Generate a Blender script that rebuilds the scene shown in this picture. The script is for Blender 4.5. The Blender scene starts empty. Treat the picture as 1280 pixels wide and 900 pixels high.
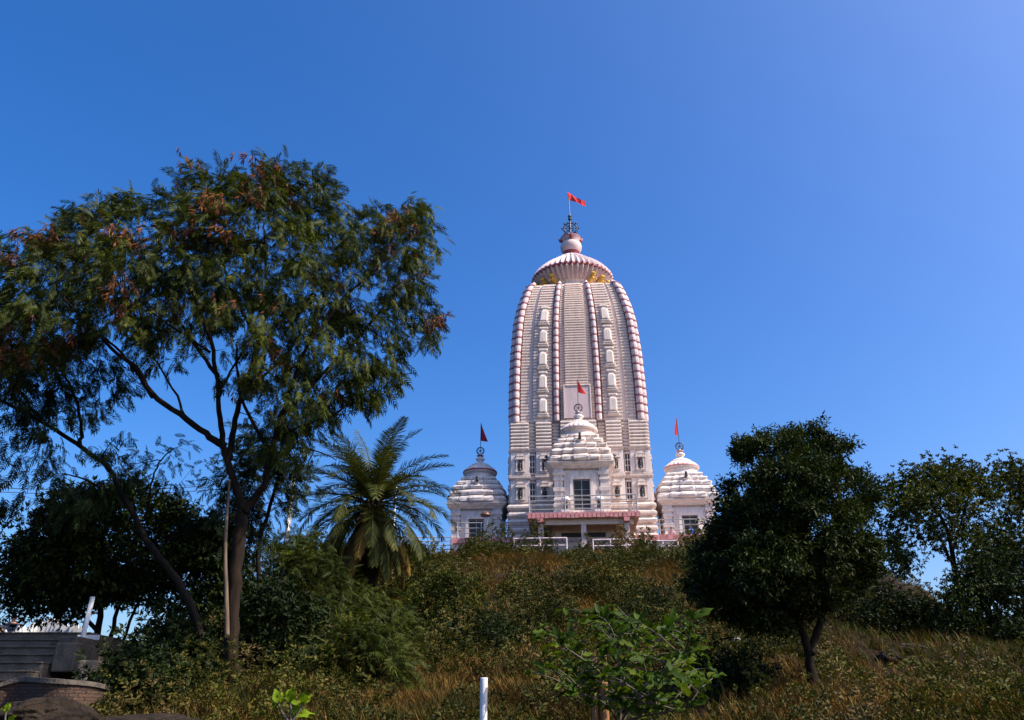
import bpy, bmesh, math, random
import numpy as np
from mathutils import Vector, Matrix, noise as mnoise

rnd = random.Random(7)
S = bpy.context.scene
C = S.collection
R = math.radians

# ------------------------------------------------------------------ camera
TILT = R(24.5)
FPX = 985.0
CAMZ = 1.6
cam_d = bpy.data.cameras.new('camera')
cam_d.sensor_width = 36.0
cam_d.lens = FPX / 1280 * 36
cam_d.clip_start = 0.1
cam_d.clip_end = 4000
cam = bpy.data.objects.new('camera', cam_d)
C.objects.link(cam)
cam.location = (0, 0, CAMZ)
cam.rotation_euler = (R(90) + TILT, 0, 0)
S.camera = cam

# ------------------------------------------------------------------ light
SUN_EL, SUN_AZ = R(46), R(110)         # azimuth clockwise from +Y (view direction)
w = bpy.data.worlds.new('World')
S.world = w
w.use_nodes = True
nt = w.node_tree
sky = nt.nodes.new('ShaderNodeTexSky')
sky.sky_type = 'NISHITA'
sky.sun_disc = False
sky.sun_elevation = SUN_EL
sky.sun_rotation = SUN_AZ
sky.altitude = 0
sky.air_density = 0.93
sky.dust_density = 2.8
sky.ozone_density = 4.6
nt.nodes['Background'].inputs[1].default_value = 0.15
hs = nt.nodes.new('ShaderNodeHueSaturation')
hs.inputs['Saturation'].default_value = 1.34
hs.inputs['Hue'].default_value = 0.508
nt.links.new(sky.outputs[0], hs.inputs['Color'])
nt.links.new(hs.outputs[0], nt.nodes['Background'].inputs[0])
sd = bpy.data.lights.new('sun', 'SUN')
sd.energy = 4.4
sd.angle = R(0.5)
sd.color = (1.0, 0.90, 0.77)
sun = bpy.data.objects.new('sun', sd)
C.objects.link(sun)
sdir = Vector((math.sin(SUN_AZ) * math.cos(SUN_EL), math.cos(SUN_AZ) * math.cos(SUN_EL), math.sin(SUN_EL)))
sun.rotation_euler = sdir.to_track_quat('Z', 'Y').to_euler()
S.view_settings.view_transform = 'Standard'
S.view_settings.look = 'None'
S.view_settings.exposure = 0.70
S.view_settings.gamma = 1.0
S.cycles.max_bounces = 6
S.cycles.transparent_max_bounces = 8
S.cycles.use_denoising = True

ct, st = math.cos(TILT), math.sin(TILT)


def at(px, py, Y):
    """point at distance Y seen at photo pixel (px, py) of 1280x900"""
    a = (px - 640) / FPX
    b = (450 - py) / FPX
    k = Y / (ct - b * st)
    return Vector((a * k, Y, CAMZ + k * (b * ct + st)))


# ------------------------------------------------------------------ materials
MATS = {}


def new_mat(name):
    m = bpy.data.materials.new(name)
    m.use_nodes = True
    MATS[name] = m
    t = m.node_tree
    return m, t, t.nodes['Principled BSDF']


def ramp(t, stops):
    r = t.nodes.new('ShaderNodeValToRGB')
    e = r.color_ramp.elements
    while len(e) < len(stops):
        e.new(0.5)
    for x, (p, c) in zip(e, stops):
        x.position = p
        x.color = (*c, 1)
    return r


def noise(t, scale, detail=4, vec=None, rough=0.55, map_scale=None):
    n = t.nodes.new('ShaderNodeTexNoise')
    n.inputs['Scale'].default_value = scale
    n.inputs['Detail'].default_value = detail
    n.inputs['Roughness'].default_value = rough
    tc = t.nodes.new('ShaderNodeTexCoord')
    if map_scale:
        mp = t.nodes.new('ShaderNodeMapping')
        mp.inputs['Scale'].default_value = map_scale
        t.links.new(tc.outputs['Object'], mp.inputs[0])
        t.links.new(mp.outputs[0], n.inputs[0])
    else:
        t.links.new(tc.outputs['Object'], n.inputs[0])
    return n


def mix(t, fac, a, b, mode='MIX'):
    m = t.nodes.new('ShaderNodeMix')
    m.data_type = 'RGBA'
    m.blend_type = mode
    for i, v in ((0, fac), (6, a), (7, b)):
        if isinstance(v, (int, float)):
            m.inputs[i].default_value = v
        elif isinstance(v, tuple):
            m.inputs[i].default_value = (*v, 1)
        else:
            t.links.new(v, m.inputs[i])
    return m.outputs[2]


def bump(t, b, height, strength=0.4, dist=0.05):
    n = t.nodes.new('ShaderNodeBump')
    n.inputs['Strength'].default_value = strength
    n.inputs['Distance'].default_value = dist
    t.links.new(height, n.inputs['Height'])
    t.links.new(n.outputs[0], b.inputs['Normal'])


def plaster(name, col, dirt, amount=0.5, rough=0.75, streak=True, sc=1.0, bmp=0.3):
    m, t, b = new_mat(name)
    n1 = noise(t, 0.9 * sc, 6, rough=0.65)
    n2 = noise(t, 2.2 * sc, 5, rough=0.7, map_scale=(1.6, 1.6, 0.16) if streak else None)
    n3 = noise(t, 14 * sc, 3)
    r1 = ramp(t, [(0.42, (0, 0, 0)), (0.72, (1, 1, 1))])
    t.links.new(n1.outputs[0], r1.inputs[0])
    r2 = ramp(t, [(0.46, (0, 0, 0)), (0.74, (1, 1, 1))])
    t.links.new(n2.outputs[0], r2.inputs[0])
    light = tuple(min(1, c * 1.12) for c in col)
    c1 = mix(t, r1.outputs[0], light, col)
    fac = t.nodes.new('ShaderNodeMath')
    fac.operation = 'MULTIPLY'
    t.links.new(r2.outputs[0], fac.inputs[0])
    fac.inputs[1].default_value = amount
    c2 = mix(t, fac.outputs[0], c1, dirt)
    t.links.new(c2, b.inputs['Base Color'])
    b.inputs['Roughness'].default_value = rough
    bump(t, b, n3.outputs[0], bmp, 0.03)
    return m


def leafmat(name, dark, mid, light, transl=0.22, rough=0.45, clump=0.6, spec=0.35, k=0.62):
    dark, mid, light = (tuple(q * k for q in c_) for c_ in (dark, mid, light))
    dark, mid, light = ((c_[0] * 1.18, c_[1] * 1.05, c_[2] * .7) for c_ in (dark, mid, light))
    rough, spec = (rough, spec) if spec > .45 else (max(rough, .55), min(spec, .1))
    m, t, b = new_mat(name)
    g = t.nodes.new('ShaderNodeNewGeometry')
    r = ramp(t, [(0.0, dark), (0.55, mid), (1.0, light)])
    t.links.new(g.outputs['Random Per Island'], r.inputs[0])
    n = noise(t, clump, 3)
    rr = ramp(t, [(0.38, (0.55, 0.6, 0.6)), (0.62, (1.25, 1.2, 0.9))])
    t.links.new(n.outputs[0], rr.inputs[0])
    c = mix(t, 1.0, r.outputs[0], rr.outputs[0], 'MULTIPLY')
    t.links.new(c, b.inputs['Base Color'])
    b.inputs['Roughness'].default_value = rough
    b.inputs['Specular IOR Level'].default_value = spec
    tr = t.nodes.new('ShaderNodeBsdfTranslucent')
    tc = mix(t, 1.0, c, (1.2, 1.3, 0.5), 'MULTIPLY')
    t.links.new(tc, tr.inputs[0])
    ms = t.nodes.new('ShaderNodeMixShader')
    ms.inputs[0].default_value = transl
    t.links.new(b.outputs[0], ms.inputs[1])
    t.links.new(tr.outputs[0], ms.inputs[2])
    t.links.new(ms.outputs[0], t.nodes['Material Output'].inputs[0])
    return m


def simple(name, col, rough=0.5, metal=0.0, var=0.25, sc=6.0, bmp=0.0, stretch=None):
    m, t, b = new_mat(name)
    n = noise(t, sc, 5, map_scale=stretch)
    r = ramp(t, [(0.3, tuple(c * (1 - var) for c in col)), (0.7, tuple(min(1, c * (1 + var)) for c in col))])
    t.links.new(n.outputs[0], r.inputs[0])
    t.links.new(r.outputs[0], b.inputs['Base Color'])
    b.inputs['Roughness'].default_value = rough
    b.inputs['Metallic'].default_value = metal
    if rough > .75:
        b.inputs['Specular IOR Level'].default_value = .15
    if bmp:
        bump(t, b, n.outputs[0], bmp, 0.04)
    return m


M_WALL = plaster('weathered_plaster', (0.66, 0.555, 0.495), (0.27, 0.20, 0.17), 0.65)
M_SPIRE = plaster('spire_plaster', (0.66, 0.53, 0.455), (0.38, 0.28, 0.235), 0.55)
M_PALE = plaster('pale_plaster', (0.64, 0.57, 0.54), (0.42, 0.36, 0.34), 0.4)
M_PINKW = plaster('rib_paint', (0.56, 0.43, 0.42), (0.36, 0.26, 0.27), 0.5)
M_GREYP = plaster('grey_plaster', (0.56, 0.50, 0.48), (0.22, 0.19, 0.18), 0.7)
M_RING = simple('crimson_paint', (0.25, 0.05, 0.065), 0.6, var=0.35)
M_PINKT = simple('pink_tile', (0.58, 0.23, 0.22), 0.6, var=0.3, sc=3)
M_BEIGE = plaster('beige_plaster', (0.70, 0.53, 0.43), (0.40, 0.27, 0.20), 0.4)
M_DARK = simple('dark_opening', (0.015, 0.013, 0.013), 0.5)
M_BLACK = simple('black_stone', (0.022, 0.02, 0.02), 0.4)
M_IRON = simple('dark_iron', (0.04, 0.04, 0.05), 0.45, 0.3)
M_RAIL = simple('steel_rail', (0.34, 0.33, 0.33), 0.45, 0.1)
M_RAILP = simple('pink_rail', (0.68, 0.55, 0.55), 0.5)
M_WHITE = simple('white_paint', (0.66, 0.65, 0.65), 0.5, var=0.14)
M_FLAG = simple('red_cloth', (0.72, 0.05, 0.05), 0.8, var=0.15)
M_FLAGD = simple('maroon_cloth', (0.32, 0.02, 0.04), 0.8, var=0.15)
M_GOLD = simple('yellow_paint', (0.62, 0.36, 0.04), 0.5)
M_GLASS = simple('window_glass', (0.05, 0.06, 0.08), 0.15)
M_BARK = simple('brown_bark', (0.016, 0.010, 0.006), 0.9, var=0.45, sc=9, bmp=0.6, stretch=(1, 1, 0.25))
M_BARKD = simple('dark_bark', (0.015, 0.011, 0.008), 0.9, var=0.4, sc=9, bmp=0.6, stretch=(1, 1, 0.25))
M_BARKP = simple('dead_and_sunlit_wood', (0.13, 0.09, 0.06), 0.9, var=0.4, sc=9, bmp=0.6, stretch=(1, 1, 0.25))  # dead wood; on the slim trunk the pale tone stands for sunlight
M_STEM = simple('grey_stem', (0.10, 0.085, 0.07), 0.8)
M_ROCK = simple('brown_rock', (0.04, 0.029, 0.02), 0.9, var=0.7, sc=2.2, bmp=0.9)
M_STONE = plaster('grey_stone', (0.10, 0.08, 0.062), (0.022, 0.018, 0.015), 0.8, 0.9, False, 1.6, 0.6)
M_BRICK = plaster('old_brick', (0.07, 0.038, 0.024), (0.06, 0.04, 0.03), 0.8, 0.9, False, 3.0, 0.8)
M_WOOD = simple('orange_bamboo', (0.24, 0.11, 0.032), 0.7, var=0.35, sc=5, stretch=(4, 4, 0.4))
def patchy(m, dry, scale):
    # whole plants gone dry here and there
    t = m.node_tree
    b = t.nodes['Principled BSDF']
    src = b.inputs['Base Color'].links[0].from_socket
    n = noise(t, scale, 4, rough=.6)
    r = ramp(t, [(0.54, (0, 0, 0)), (0.66, (1, 1, 1))])
    t.links.new(n.outputs[0], r.inputs[0])
    t.links.new(mix(t, r.outputs[0], src, dry), b.inputs['Base Color'])


M_POD = leafmat('dry_pods', (0.09, 0.032, 0.022), (0.19, 0.07, 0.045), (0.34, 0.17, 0.11), 0.1, 0.6)
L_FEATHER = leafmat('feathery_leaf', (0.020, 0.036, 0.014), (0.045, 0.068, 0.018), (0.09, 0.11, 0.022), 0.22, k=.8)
L_SHADE = leafmat('shaded_leaf', (0.012, 0.026, 0.016), (0.022, 0.042, 0.018), (0.04, 0.062, 0.022), 0.12)  # darker leaf copy, shade put into its colour
L_DARK = leafmat('glossy_dark_leaf', (0.012, 0.021, 0.010), (0.022, 0.036, 0.014), (0.042, 0.066, 0.020), 0.12, 0.55, 0.8, spec=.3, k=.95)
L_OLIVE = leafmat('olive_leaf', (0.022, 0.034, 0.012), (0.045, 0.062, 0.018), (0.09, 0.10, 0.028), 0.2, k=1.0)
L_SCRUB = leafmat('scrub_leaf', (0.025, 0.036, 0.012), (0.05, 0.062, 0.018), (0.11, 0.10, 0.035), 0.15, 0.6, 0.25, k=.82)
patchy(L_SCRUB, (0.15, 0.095, 0.042), .33)
L_PALM = leafmat('palm_leaf', (0.035, 0.05, 0.022), (0.065, 0.085, 0.032), (0.12, 0.12, 0.045), 0.12, 0.5, k=.85)
L_PALMD = leafmat('dry_palm_leaf', (0.10, 0.07, 0.025), (0.19, 0.13, 0.045), (0.28, 0.20, 0.09), 0.12, 0.6, k=.8)
L_BROAD = leafmat('broad_leaf', (0.026, 0.058, 0.010), (0.052, 0.105, 0.015), (0.11, 0.16, 0.025), 0.3, 0.5, spec=.3, k=.88)
L_LIME = leafmat('lime_leaf', (0.16, 0.27, 0.02), (0.22, 0.36, 0.03), (0.30, 0.44, 0.05), 0.3, 0.4, k=.7)
L_DRY = leafmat('dry_grass_blade', (0.11, 0.068, 0.03), (0.20, 0.125, 0.055), (0.34, 0.23, 0.11), 0.1, 0.7, 0.3, k=.54)
patchy(L_DRY, (0.045, 0.05, 0.016), .9)
L_GRASS = leafmat('green_grass_blade', (0.04, 0.055, 0.012), (0.07, 0.09, 0.02), (0.12, 0.13, 0.03), 0.2, 0.6, 0.4)


def rocky(m, dark, pale_tone):
    t = m.node_tree
    b = t.nodes['Principled BSDF']
    n = noise(t, 3.5, 9, rough=.72)
    vo = t.nodes.new('ShaderNodeTexVoronoi')
    vo.feature = 'DISTANCE_TO_EDGE'
    vo.inputs['Scale'].default_value = 2.6
    r = ramp(t, [(0.36, dark), (0.66, pale_tone)])  # noise blends dark and pale stone tones at random
    t.links.new(n.outputs[0], r.inputs[0])
    c = ramp(t, [(0.0, (.25, .25, .25)), (0.05, (1, 1, 1))])
    t.links.new(vo.outputs['Distance'], c.inputs[0])
    t.links.new(mix(t, .8, r.outputs[0], c.outputs[0], 'MULTIPLY'), b.inputs['Base Color'])
    bump(t, b, n.outputs[0], 1.0, .15)


rocky(M_ROCK, (0.010, 0.007, 0.005), (0.055, 0.038, 0.025))


def ground_mat():
    m, t, b = new_mat('hill_soil')
    n = noise(t, 0.35, 7, rough=0.65)
    r = ramp(t, [(0.3, (0.016, 0.012, 0.006)), (0.5, (0.038, 0.024, 0.012)), (0.72, (0.075, 0.048, 0.024))])
    t.links.new(n.outputs[0], r.inputs[0])
    n2 = noise(t, 9, 9, rough=0.78)
    r2 = ramp(t, [(0.3, (.35, .33, .3)), (0.7, (1.6, 1.5, 1.35))])
    t.links.new(n2.outputs[0], r2.inputs[0])
    c = mix(t, 1.0, r.outputs[0], r2.outputs[0], 'MULTIPLY')
    t.links.new(c, b.inputs['Base Color'])
    b.inputs['Roughness'].default_value = 0.95
    b.inputs['Specular IOR Level'].default_value = .1
    bump(t, b, n2.outputs[0], 1.0, 0.2)
    return m


M_SOIL = ground_mat()

# ------------------------------------------------------------------ helpers


def tag(o, label=None, cat=None, group=None, kind=None):
    for k, v in (('label', label), ('category', cat), ('group', group), ('kind', kind)):
        if v:
            o[k] = v
    return o


def empty(name, loc=(0, 0, 0), rz=0.0, label=None, cat=None, group=None):
    o = bpy.data.objects.new(name, None)
    o.empty_display_size = 0.3
    o.location = loc
    o.rotation_euler = (0, 0, rz)
    C.objects.link(o)
    return tag(o, label, cat, group)


def link(name, me, parent=None):
    o = bpy.data.objects.new(name, me)
    C.objects.link(o)
    if parent:
        o.parent = parent
    return o


class MB:
    def __init__(s):
        s.v, s.f, s.m = [], [], []

    def add(s, vs, fs, mi=0):
        o = len(s.v)
        s.v.extend(vs)
        for f in fs:
            s.f.append(tuple(i + o for i in f))
            s.m.append(mi)

    def box(s, x0, x1, y0, y1, z0, z1, mi=0):
        s.add([(x0, y0, z0), (x1, y0, z0), (x1, y1, z0), (x0, y1, z0),
               (x0, y0, z1), (x1, y0, z1), (x1, y1, z1), (x0, y1, z1)],
              [(0, 3, 2, 1), (4, 5, 6, 7), (0, 1, 5, 4), (1, 2, 6, 5), (2, 3, 7, 6), (3, 0, 4, 7)], mi)

    def rings(s, rings, mi=0, mis=None, caps=True):
        n = len(rings[0])
        o = len(s.v)
        for r in rings:
            s.v.extend(r)
        for k in range(len(rings) - 1):
            a, b = o + k * n, o + (k + 1) * n
            mm = mis[k] if mis else mi
            for i in range(n):
                j = (i + 1) % n
                s.f.append((a + i, a + j, b + j, b + i))
                s.m.append(mm)
        if caps:
            s.f.append(tuple(o + i for i in reversed(range(n))))
            s.m.append(mi)
            b = o + (len(rings) - 1) * n
            s.f.append(tuple(b + i for i in range(n)))
            s.m.append(mi)

    def lathe(s, prof, n=24, c=(0, 0), mi=0, mis=None, caps=True, flute=0.0, nf=0):
        rs = []
        for r, z in prof:
            ring = []
            for i in range(n):
                a = 2 * math.pi * i / n
                k = r * (1 + (flute * math.cos(nf * a) if nf else 0))
                ring.append((c[0] + k * math.cos(a), c[1] + k * math.sin(a), z))
            rs.append(ring)
        s.rings(rs, mi, mis, caps)

    def tube(s, pts, rad, n=6, mi=0):
        pts = [Vector(p) for p in pts]
        if not hasattr(rad, '__len__'):
            rad = [rad] * len(pts)
        rs = []
        up = Vector((0.13, 0.31, 0.94))
        d0 = (pts[1] - pts[0]).normalized()
        x = d0.cross(up if abs(d0.dot(up)) < 0.95 else Vector((1, 0, 0))).normalized()
        for i, p in enumerate(pts):
            d = (pts[min(i + 1, len(pts) - 1)] - pts[max(i - 1, 0)])
            d = d.normalized() if d.length > 1e-9 else d0
            x = (x - d * x.dot(d))
            x = x.normalized() if x.length > 1e-6 else d.orthogonal().normalized()
            y = d.cross(x)
            rs.append([tuple(p + (x * math.cos(2 * math.pi * k / n) + y * math.sin(2 * math.pi * k / n)) * rad[i]) for k in range(n)])
        s.rings(rs, mi)

    def ball(s, c, r, sx=1, sy=1, sz=1, n=10, mi=0):
        prof = [(max(1e-3, math.sin(math.pi * k / 7)), -math.cos(math.pi * k / 7)) for k in range(8)]
        rs = [[(c[0] + r * sx * p * math.cos(2 * math.pi * i / n), c[1] + r * sy * p * math.sin(2 * math.pi * i / n), c[2] + r * sz * q)
               for i in range(n)] for p, q in prof]
        s.rings(rs, mi)

    def build(s, name, mats, parent=None, smooth=False, bevel=0):
        me = bpy.data.meshes.new(name)
        me.from_pydata([tuple(v) for v in s.v], [], s.f)
        if not isinstance(mats, (list, tuple)):
            mats = [mats]
        for m in mats:
            me.materials.append(m)
        me.polygons.foreach_set('material_index', s.m)
        if smooth:
            me.polygons.foreach_set('use_smooth', [True] * len(me.polygons))
        me.update()
        o = link(name, me, parent)
        if bevel:
            b = o.modifiers.new('bevel', 'BEVEL')
            b.width = bevel
            b.segments = 2
            b.limit_method = 'ANGLE'
        return o


def mesh_np(name, V, F, mat, parent=None, smooth=False):
    me = bpy.data.meshes.new(name)
    n, k = F.shape
    me.vertices.add(len(V))
    me.vertices.foreach_set('co', np.asarray(V, np.float32).ravel())
    me.loops.add(n * k)
    me.loops.foreach_set('vertex_index', F.astype(np.int32).ravel())
    me.polygons.add(n)
    me.polygons.foreach_set('loop_start', np.arange(0, n * k, k, dtype=np.int32))
    me.polygons.foreach_set('loop_total', np.full(n, k, dtype=np.int32))
    if smooth:
        me.polygons.foreach_set('use_smooth', np.ones(n, bool))
    me.update(calc_edges=True)
    me.materials.append(mat)
    return link(name, me, parent)


def stamp(tv, tf, pos, rot, scale):
    """copies of a template (tv, tf) baked at pos with rotations and scales"""
    n = len(pos)
    V = np.einsum('nij,kj->nki', rot, tv) * scale[:, None, None] + pos[:, None, :]
    F = tf[None] + (np.arange(n) * len(tv))[:, None, None]
    return V.reshape(-1, 3), F.reshape(-1, tf.shape[1])


def frames(d, rng, up=(0, 0, 1), jit=0.5):
    """rotation matrices with local +y along d and local z roughly up"""
    d = d / (np.linalg.norm(d, axis=1, keepdims=True) + 1e-9)
    z = np.tile(np.array(up, float), (len(d), 1)) + rng.normal(0, jit, d.shape)
    x = np.cross(d, z)
    x /= np.linalg.norm(x, axis=1, keepdims=True) + 1e-9
    z = np.cross(x, d)
    return np.stack([x, d, z], axis=2)


# leaf templates ----------------------------------------------------------
def t_feather(L=0.30, pairs=6, pl=0.13, pw=0.026, seed=1):
    """a bipinnate leaf: a rachis with pairs of narrow drooping pinnae"""
    r = random.Random(seed)
    v, f = [], []

    def strip(p, d, ln, wd):
        nrm = Vector((0, 0, 1))
        s = d.cross(nrm).normalized() * wd * 0.5
        o = len(v)
        for k, (q, ww) in enumerate(((0, 0.6), (0.5, 1.0), (1, 0.25))):
            c = p + d * ln * q + Vector((0, 0, -1)) * ln * 0.55 * q * q
            v.append(c - s * ww)
            v.append(c + s * ww)
        f.append((o, o + 1, o + 3, o + 2))
        f.append((o + 2, o + 3, o + 5, o + 4))
    for i in range(pairs):
        y = L * (0.18 + 0.75 * i / (pairs - 1))
        zz = -0.45 * y * y / L
        for sgn in (-1, 1):
            d = Vector((sgn * (0.8 + r.uniform(-.1, .1)), 0.75, r.uniform(-0.35, 0.05))).normalized()
            strip(Vector((0, y, zz)), d, pl * (1 - 0.3 * abs(i / (pairs - 1) - 0.4)) * r.uniform(.8, 1.1), pw)
    strip(Vector((0, L * .95, -.42 * L)), Vector((0, 1, -.3)).normalized(), pl * .8, pw)
    return np.array([tuple(q) for q in v]), np.array(f)


def t_cluster(n=6, L=0.11, W=0.05, spread=0.9, seed=2):
    """leaves on a twig tip, each a folded blade of two triangles"""
    r = random.Random(seed)
    v, f = [], []
    for i in range(n):
        a = 2 * math.pi * i / n + r.uniform(-.5, .5)
        y0 = r.uniform(0, L * 1.2)
        d = Vector((math.cos(a) * spread, r.uniform(0.2, 1.0), math.sin(a) * spread * 0.8 - 0.15)).normalized()
        s = d.cross(Vector((r.uniform(-.4, .4), r.uniform(-.2, .2), 1))).normalized()
        u = s.cross(d)
        l = L * r.uniform(.7, 1.2)
        ww = W * r.uniform(.8, 1.15)
        p = Vector((0, y0, 0))
        o = len(v)
        v += [p, p + d * l * .45 - s * ww * .5 + u * ww * .18, p + d * l - u * l * .15, p + d * l * .45 + s * ww * .5 + u * ww * .18]
        f += [(o, o + 1, o + 2), (o, o + 2, o + 3)]
    return np.array([tuple(q) for q in v]), np.array(f)


def t_blades(n=5, H=0.4, W=0.012, lean=0.4, seed=3):
    r = random.Random(seed)
    v, f = [], []
    for i in range(n):
        a = r.uniform(0, 6.28)
        b = Vector((r.uniform(-.06, .06), r.uniform(-.06, .06), 0))
        d = Vector((math.cos(a), math.sin(a), 0))
        s = Vector((-math.sin(a), math.cos(a), 0)) * W * .5
        h = H * r.uniform(.55, 1.1)
        ln = lean * r.uniform(.2, 1.2) * h
        p1 = b + d * ln * .3 + Vector((0, 0, h * .55))
        p2 = b + d * ln + Vector((0, 0, h))
        o = len(v)
        v += [b - s, b + s, p1 + s * .8, p1 - s * .8, p2]
        f += [(o, o + 1, o + 2), (o, o + 2, o + 3), (o + 3, o + 2, o + 4)]
    return np.array([tuple(q) for q in v]), np.array(f)


T_POD = t_cluster(8, 0.17, 0.03, 0.35, 5)

# ------------------------------------------------------------------ ground
ZPTS = [(-80, 0), (0, 0), (5, .1), (8, .55), (11, 1.35), (20, 2.85), (30, 5.25), (40, 8.1), (49, 10.6), (52, 11.2), (54, 11.5), (92, 11.5), (130, 3), (200, 0), (900, 0)]


def sstep(a, b, x):
    t = np.clip((x - a) / (b - a), 0, 1)
    return t * t * (3 - 2 * t)


def terrain(x, y):
    x = np.asarray(x, float)
    y = np.asarray(y, float)
    z = np.interp(y, [p[0] for p in ZPTS], [p[1] for p in ZPTS])
    low = np.minimum(z, 2.9)
    s = sstep(38, 54, y)
    m = 1 - sstep(8 + 9 * s, 20 + 10 * s, np.abs(x - 4))
    z = low + (z - low) * m
    bump_ = .55 * (0.25 * np.sin(x * .7 + y * .31) + 0.18 * np.sin(x * 1.7 - y * .9 + 1) + .1 * np.sin(x * 3.1 + y * 2.3)) * sstep(6, 14, y) * (1 - sstep(49, 53, y))
    z = z + bump_
    # cutting for the staircase on the left
    k = (1 - sstep(-8.3, -7.3, x)) * sstep(8.5, 9.5, y) * (1 - sstep(30, 34, y))
    zs = np.where(y < 17, 0.75 + (y - 11.3) * 0.44, 2.95) - 0.35
    return z + (np.minimum(z, zs) - z) * k


def tz(x, y):
    return float(terrain(x, y))


def hit(px, py, up=0.0):
    # where the sight line through a photo pixel meets the ground
    for Y in np.arange(9, 52, .05):
        p = at(px, py, Y)
        if p.z <= tz(p.x, Y) + up:
            return p
    return p


gx = np.sinh(np.linspace(-1, 1, 241) * 4.4) * 9.5
gy = np.concatenate([np.linspace(-120, 0, 10)[:-1], np.arange(0, 60, 0.5), 60 + (np.linspace(0, 1, 60) ** 2) * 700])
GX, GY = np.meshgrid(gx, gy)
GZ = terrain(GX, GY)
nx, ny = len(gx), len(gy)
V = np.stack([GX, GY, GZ], -1).reshape(-1, 3)
ii = (np.arange(ny - 1)[:, None] * nx + np.arange(nx - 1)[None]).ravel()
F = np.stack([ii, ii + 1, ii + nx + 1, ii + nx], 1)
gr = mesh_np('ground', V, F, M_SOIL, smooth=True)
tag(gr, kind='structure')

# ------------------------------------------------------------------ temple frame
TH = R(-4.3)
TO = Vector((5.72, 65.0, 0))
ZB = CAMZ + 11.15           # level of the temple floor


def T(x, y, z=ZB):
    c, s = math.cos(TH), math.sin(TH)
    return (TO.x + x * c - y * s, TO.y + x * s + y * c, z)


def rot4(vs, k):
    c, s = [(1, 0), (0, 1), (-1, 0), (0, -1)][k]
    return [(x * c - y * s, x * s + y * c, z) for x, y, z in vs]


def block(mb, levels, din, k=0, mi=0, mis=None):
    """a rectangular shaft on face k: levels of (z, u0, u1, d); d is the outward distance"""
    rs = []
    for z, u0, u1, d in levels:
        rs.append(rot4([(u0, -d, z), (u1, -d, z), (u1, -din, z), (u0, -din, z)], k))
    mb.rings(rs, mi, mis)


def ridges(z0, z1, n, amp, shape=((0, 0), (.14, 1), (.66, 1), (.80, 0))):
    out = []
    h = (z1 - z0) / n
    for i in range(n):
        for q, a in shape:
            out.append((z0 + (i + q) * h, amp * a))
    out.append((z1, 0))
    return out


ROUND = ((0, 0), (.1, .6), (.3, 1), (.55, 1), (.75, .6), (.86, 0))
HW = [(-.5, 5.55), (10.65, 5.55), (13.5, 5.53), (16.7, 5.42), (19.8, 5.18), (21.4, 4.9), (22.5, 4.62), (23.5, 4.32), (24.15, 4.05)]


def hw(z):
    return float(np.interp(z, [a for a, b in HW], [b for a, b in HW]))


# ------------------------------------------------------------------ small makers for temple parts
def lion_mb(s=1.0):
    """a small rearing lion, head towards -y"""
    m = MB()
    m.tube([(0, .42 * s, .18 * s), (0, .2 * s, .3 * s), (0, -.12 * s, .48 * s), (0, -.25 * s, .62 * s)], [.12 * s, .17 * s, .19 * s, .13 * s], 8)
    m.ball((0, -.34 * s, .72 * s), .17 * s)
    m.ball((0, -.5 * s, .68 * s), .08 * s)
    for sx in (-1, 1):
        m.tube([(sx * .1 * s, -.15 * s, .4 * s), (sx * .13 * s, -.42 * s, .36 * s), (sx * .12 * s, -.52 * s, .2 * s)], [.07 * s, .055 * s, .05 * s], 6)
        m.tube([(sx * .12 * s, .35 * s, .2 * s), (sx * .16 * s, .2 * s, .08 * s), (sx * .15 * s, .02 * s, 0.02)], [.1 * s, .07 * s, .05 * s], 6)
        m.ball((sx * .12 * s, -.3 * s, .87 * s), .05 * s)
    m.tube([(0, .45 * s, .2 * s), (0, .62 * s, .4 * s), (0, .55 * s, .7 * s)], [.035 * s, .03 * s, .05 * s], 5)
    return m


def figure_mb(h=1.0):
    """a standing deity carved in the round"""
    m = MB()
    m.lathe([(.20 * h, 0), (.2 * h, .06 * h), (.11 * h, .07 * h), (.13 * h, .3 * h), (.15 * h, .45 * h), (.11 * h, .55 * h), (.17 * h, .7 * h), (.13 * h, .76 * h), (.05 * h, .79 * h)], 8)
    m.ball((0, 0, .87 * h), .1 * h, n=8)
    m.lathe([(.09 * h, .93 * h), (.07 * h, .99 * h), (.02 * h, 1.08 * h)], 8)
    for sx in (-1, 1):
        m.tube([(sx * .15 * h, 0, .7 * h), (sx * .26 * h, -.02, .56 * h), (sx * .16 * h, -.1 * h, .46 * h)], .04 * h, 5)
    return m


def wheel(parent, z, r, name='wheel', ornate=False):
    m = MB()
    N = 20
    for rr, t in ((r, .11 * r), (r * .55, .09 * r)) if ornate else ((r, .16 * r),):
        pts = [(rr * math.cos(2 * math.pi * i / N), 0, z + rr * math.sin(2 * math.pi * i / N)) for i in range(N + 1)]
        m.tube(pts, t, 6)
    for i in range(8):
        a = math.pi * i / 4
        e = r * (1.3 if ornate else 1.0)
        m.tube([(0, 0, z), (e * math.cos(a), 0, z + e * math.sin(a))], .06 * r, 5)
        if ornate:
            m.ball((e * math.cos(a), 0, z + e * math.sin(a)), .16 * r, n=6)
            b = a + math.pi / 8
            m.tube([(r * math.cos(b), 0, z + r * math.sin(b)), (1.22 * r * math.cos(b + .12), 0, z + 1.22 * r * math.sin(b + .12)),
                    (1.25 * r * math.cos(b - .14), 0, z + 1.25 * r * math.sin(b - .14))], .05 * r, 5)
    m.ball((0, 0, z), .22 * r, n=8)
    return m.build(name, M_IRON, parent, True)


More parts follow.
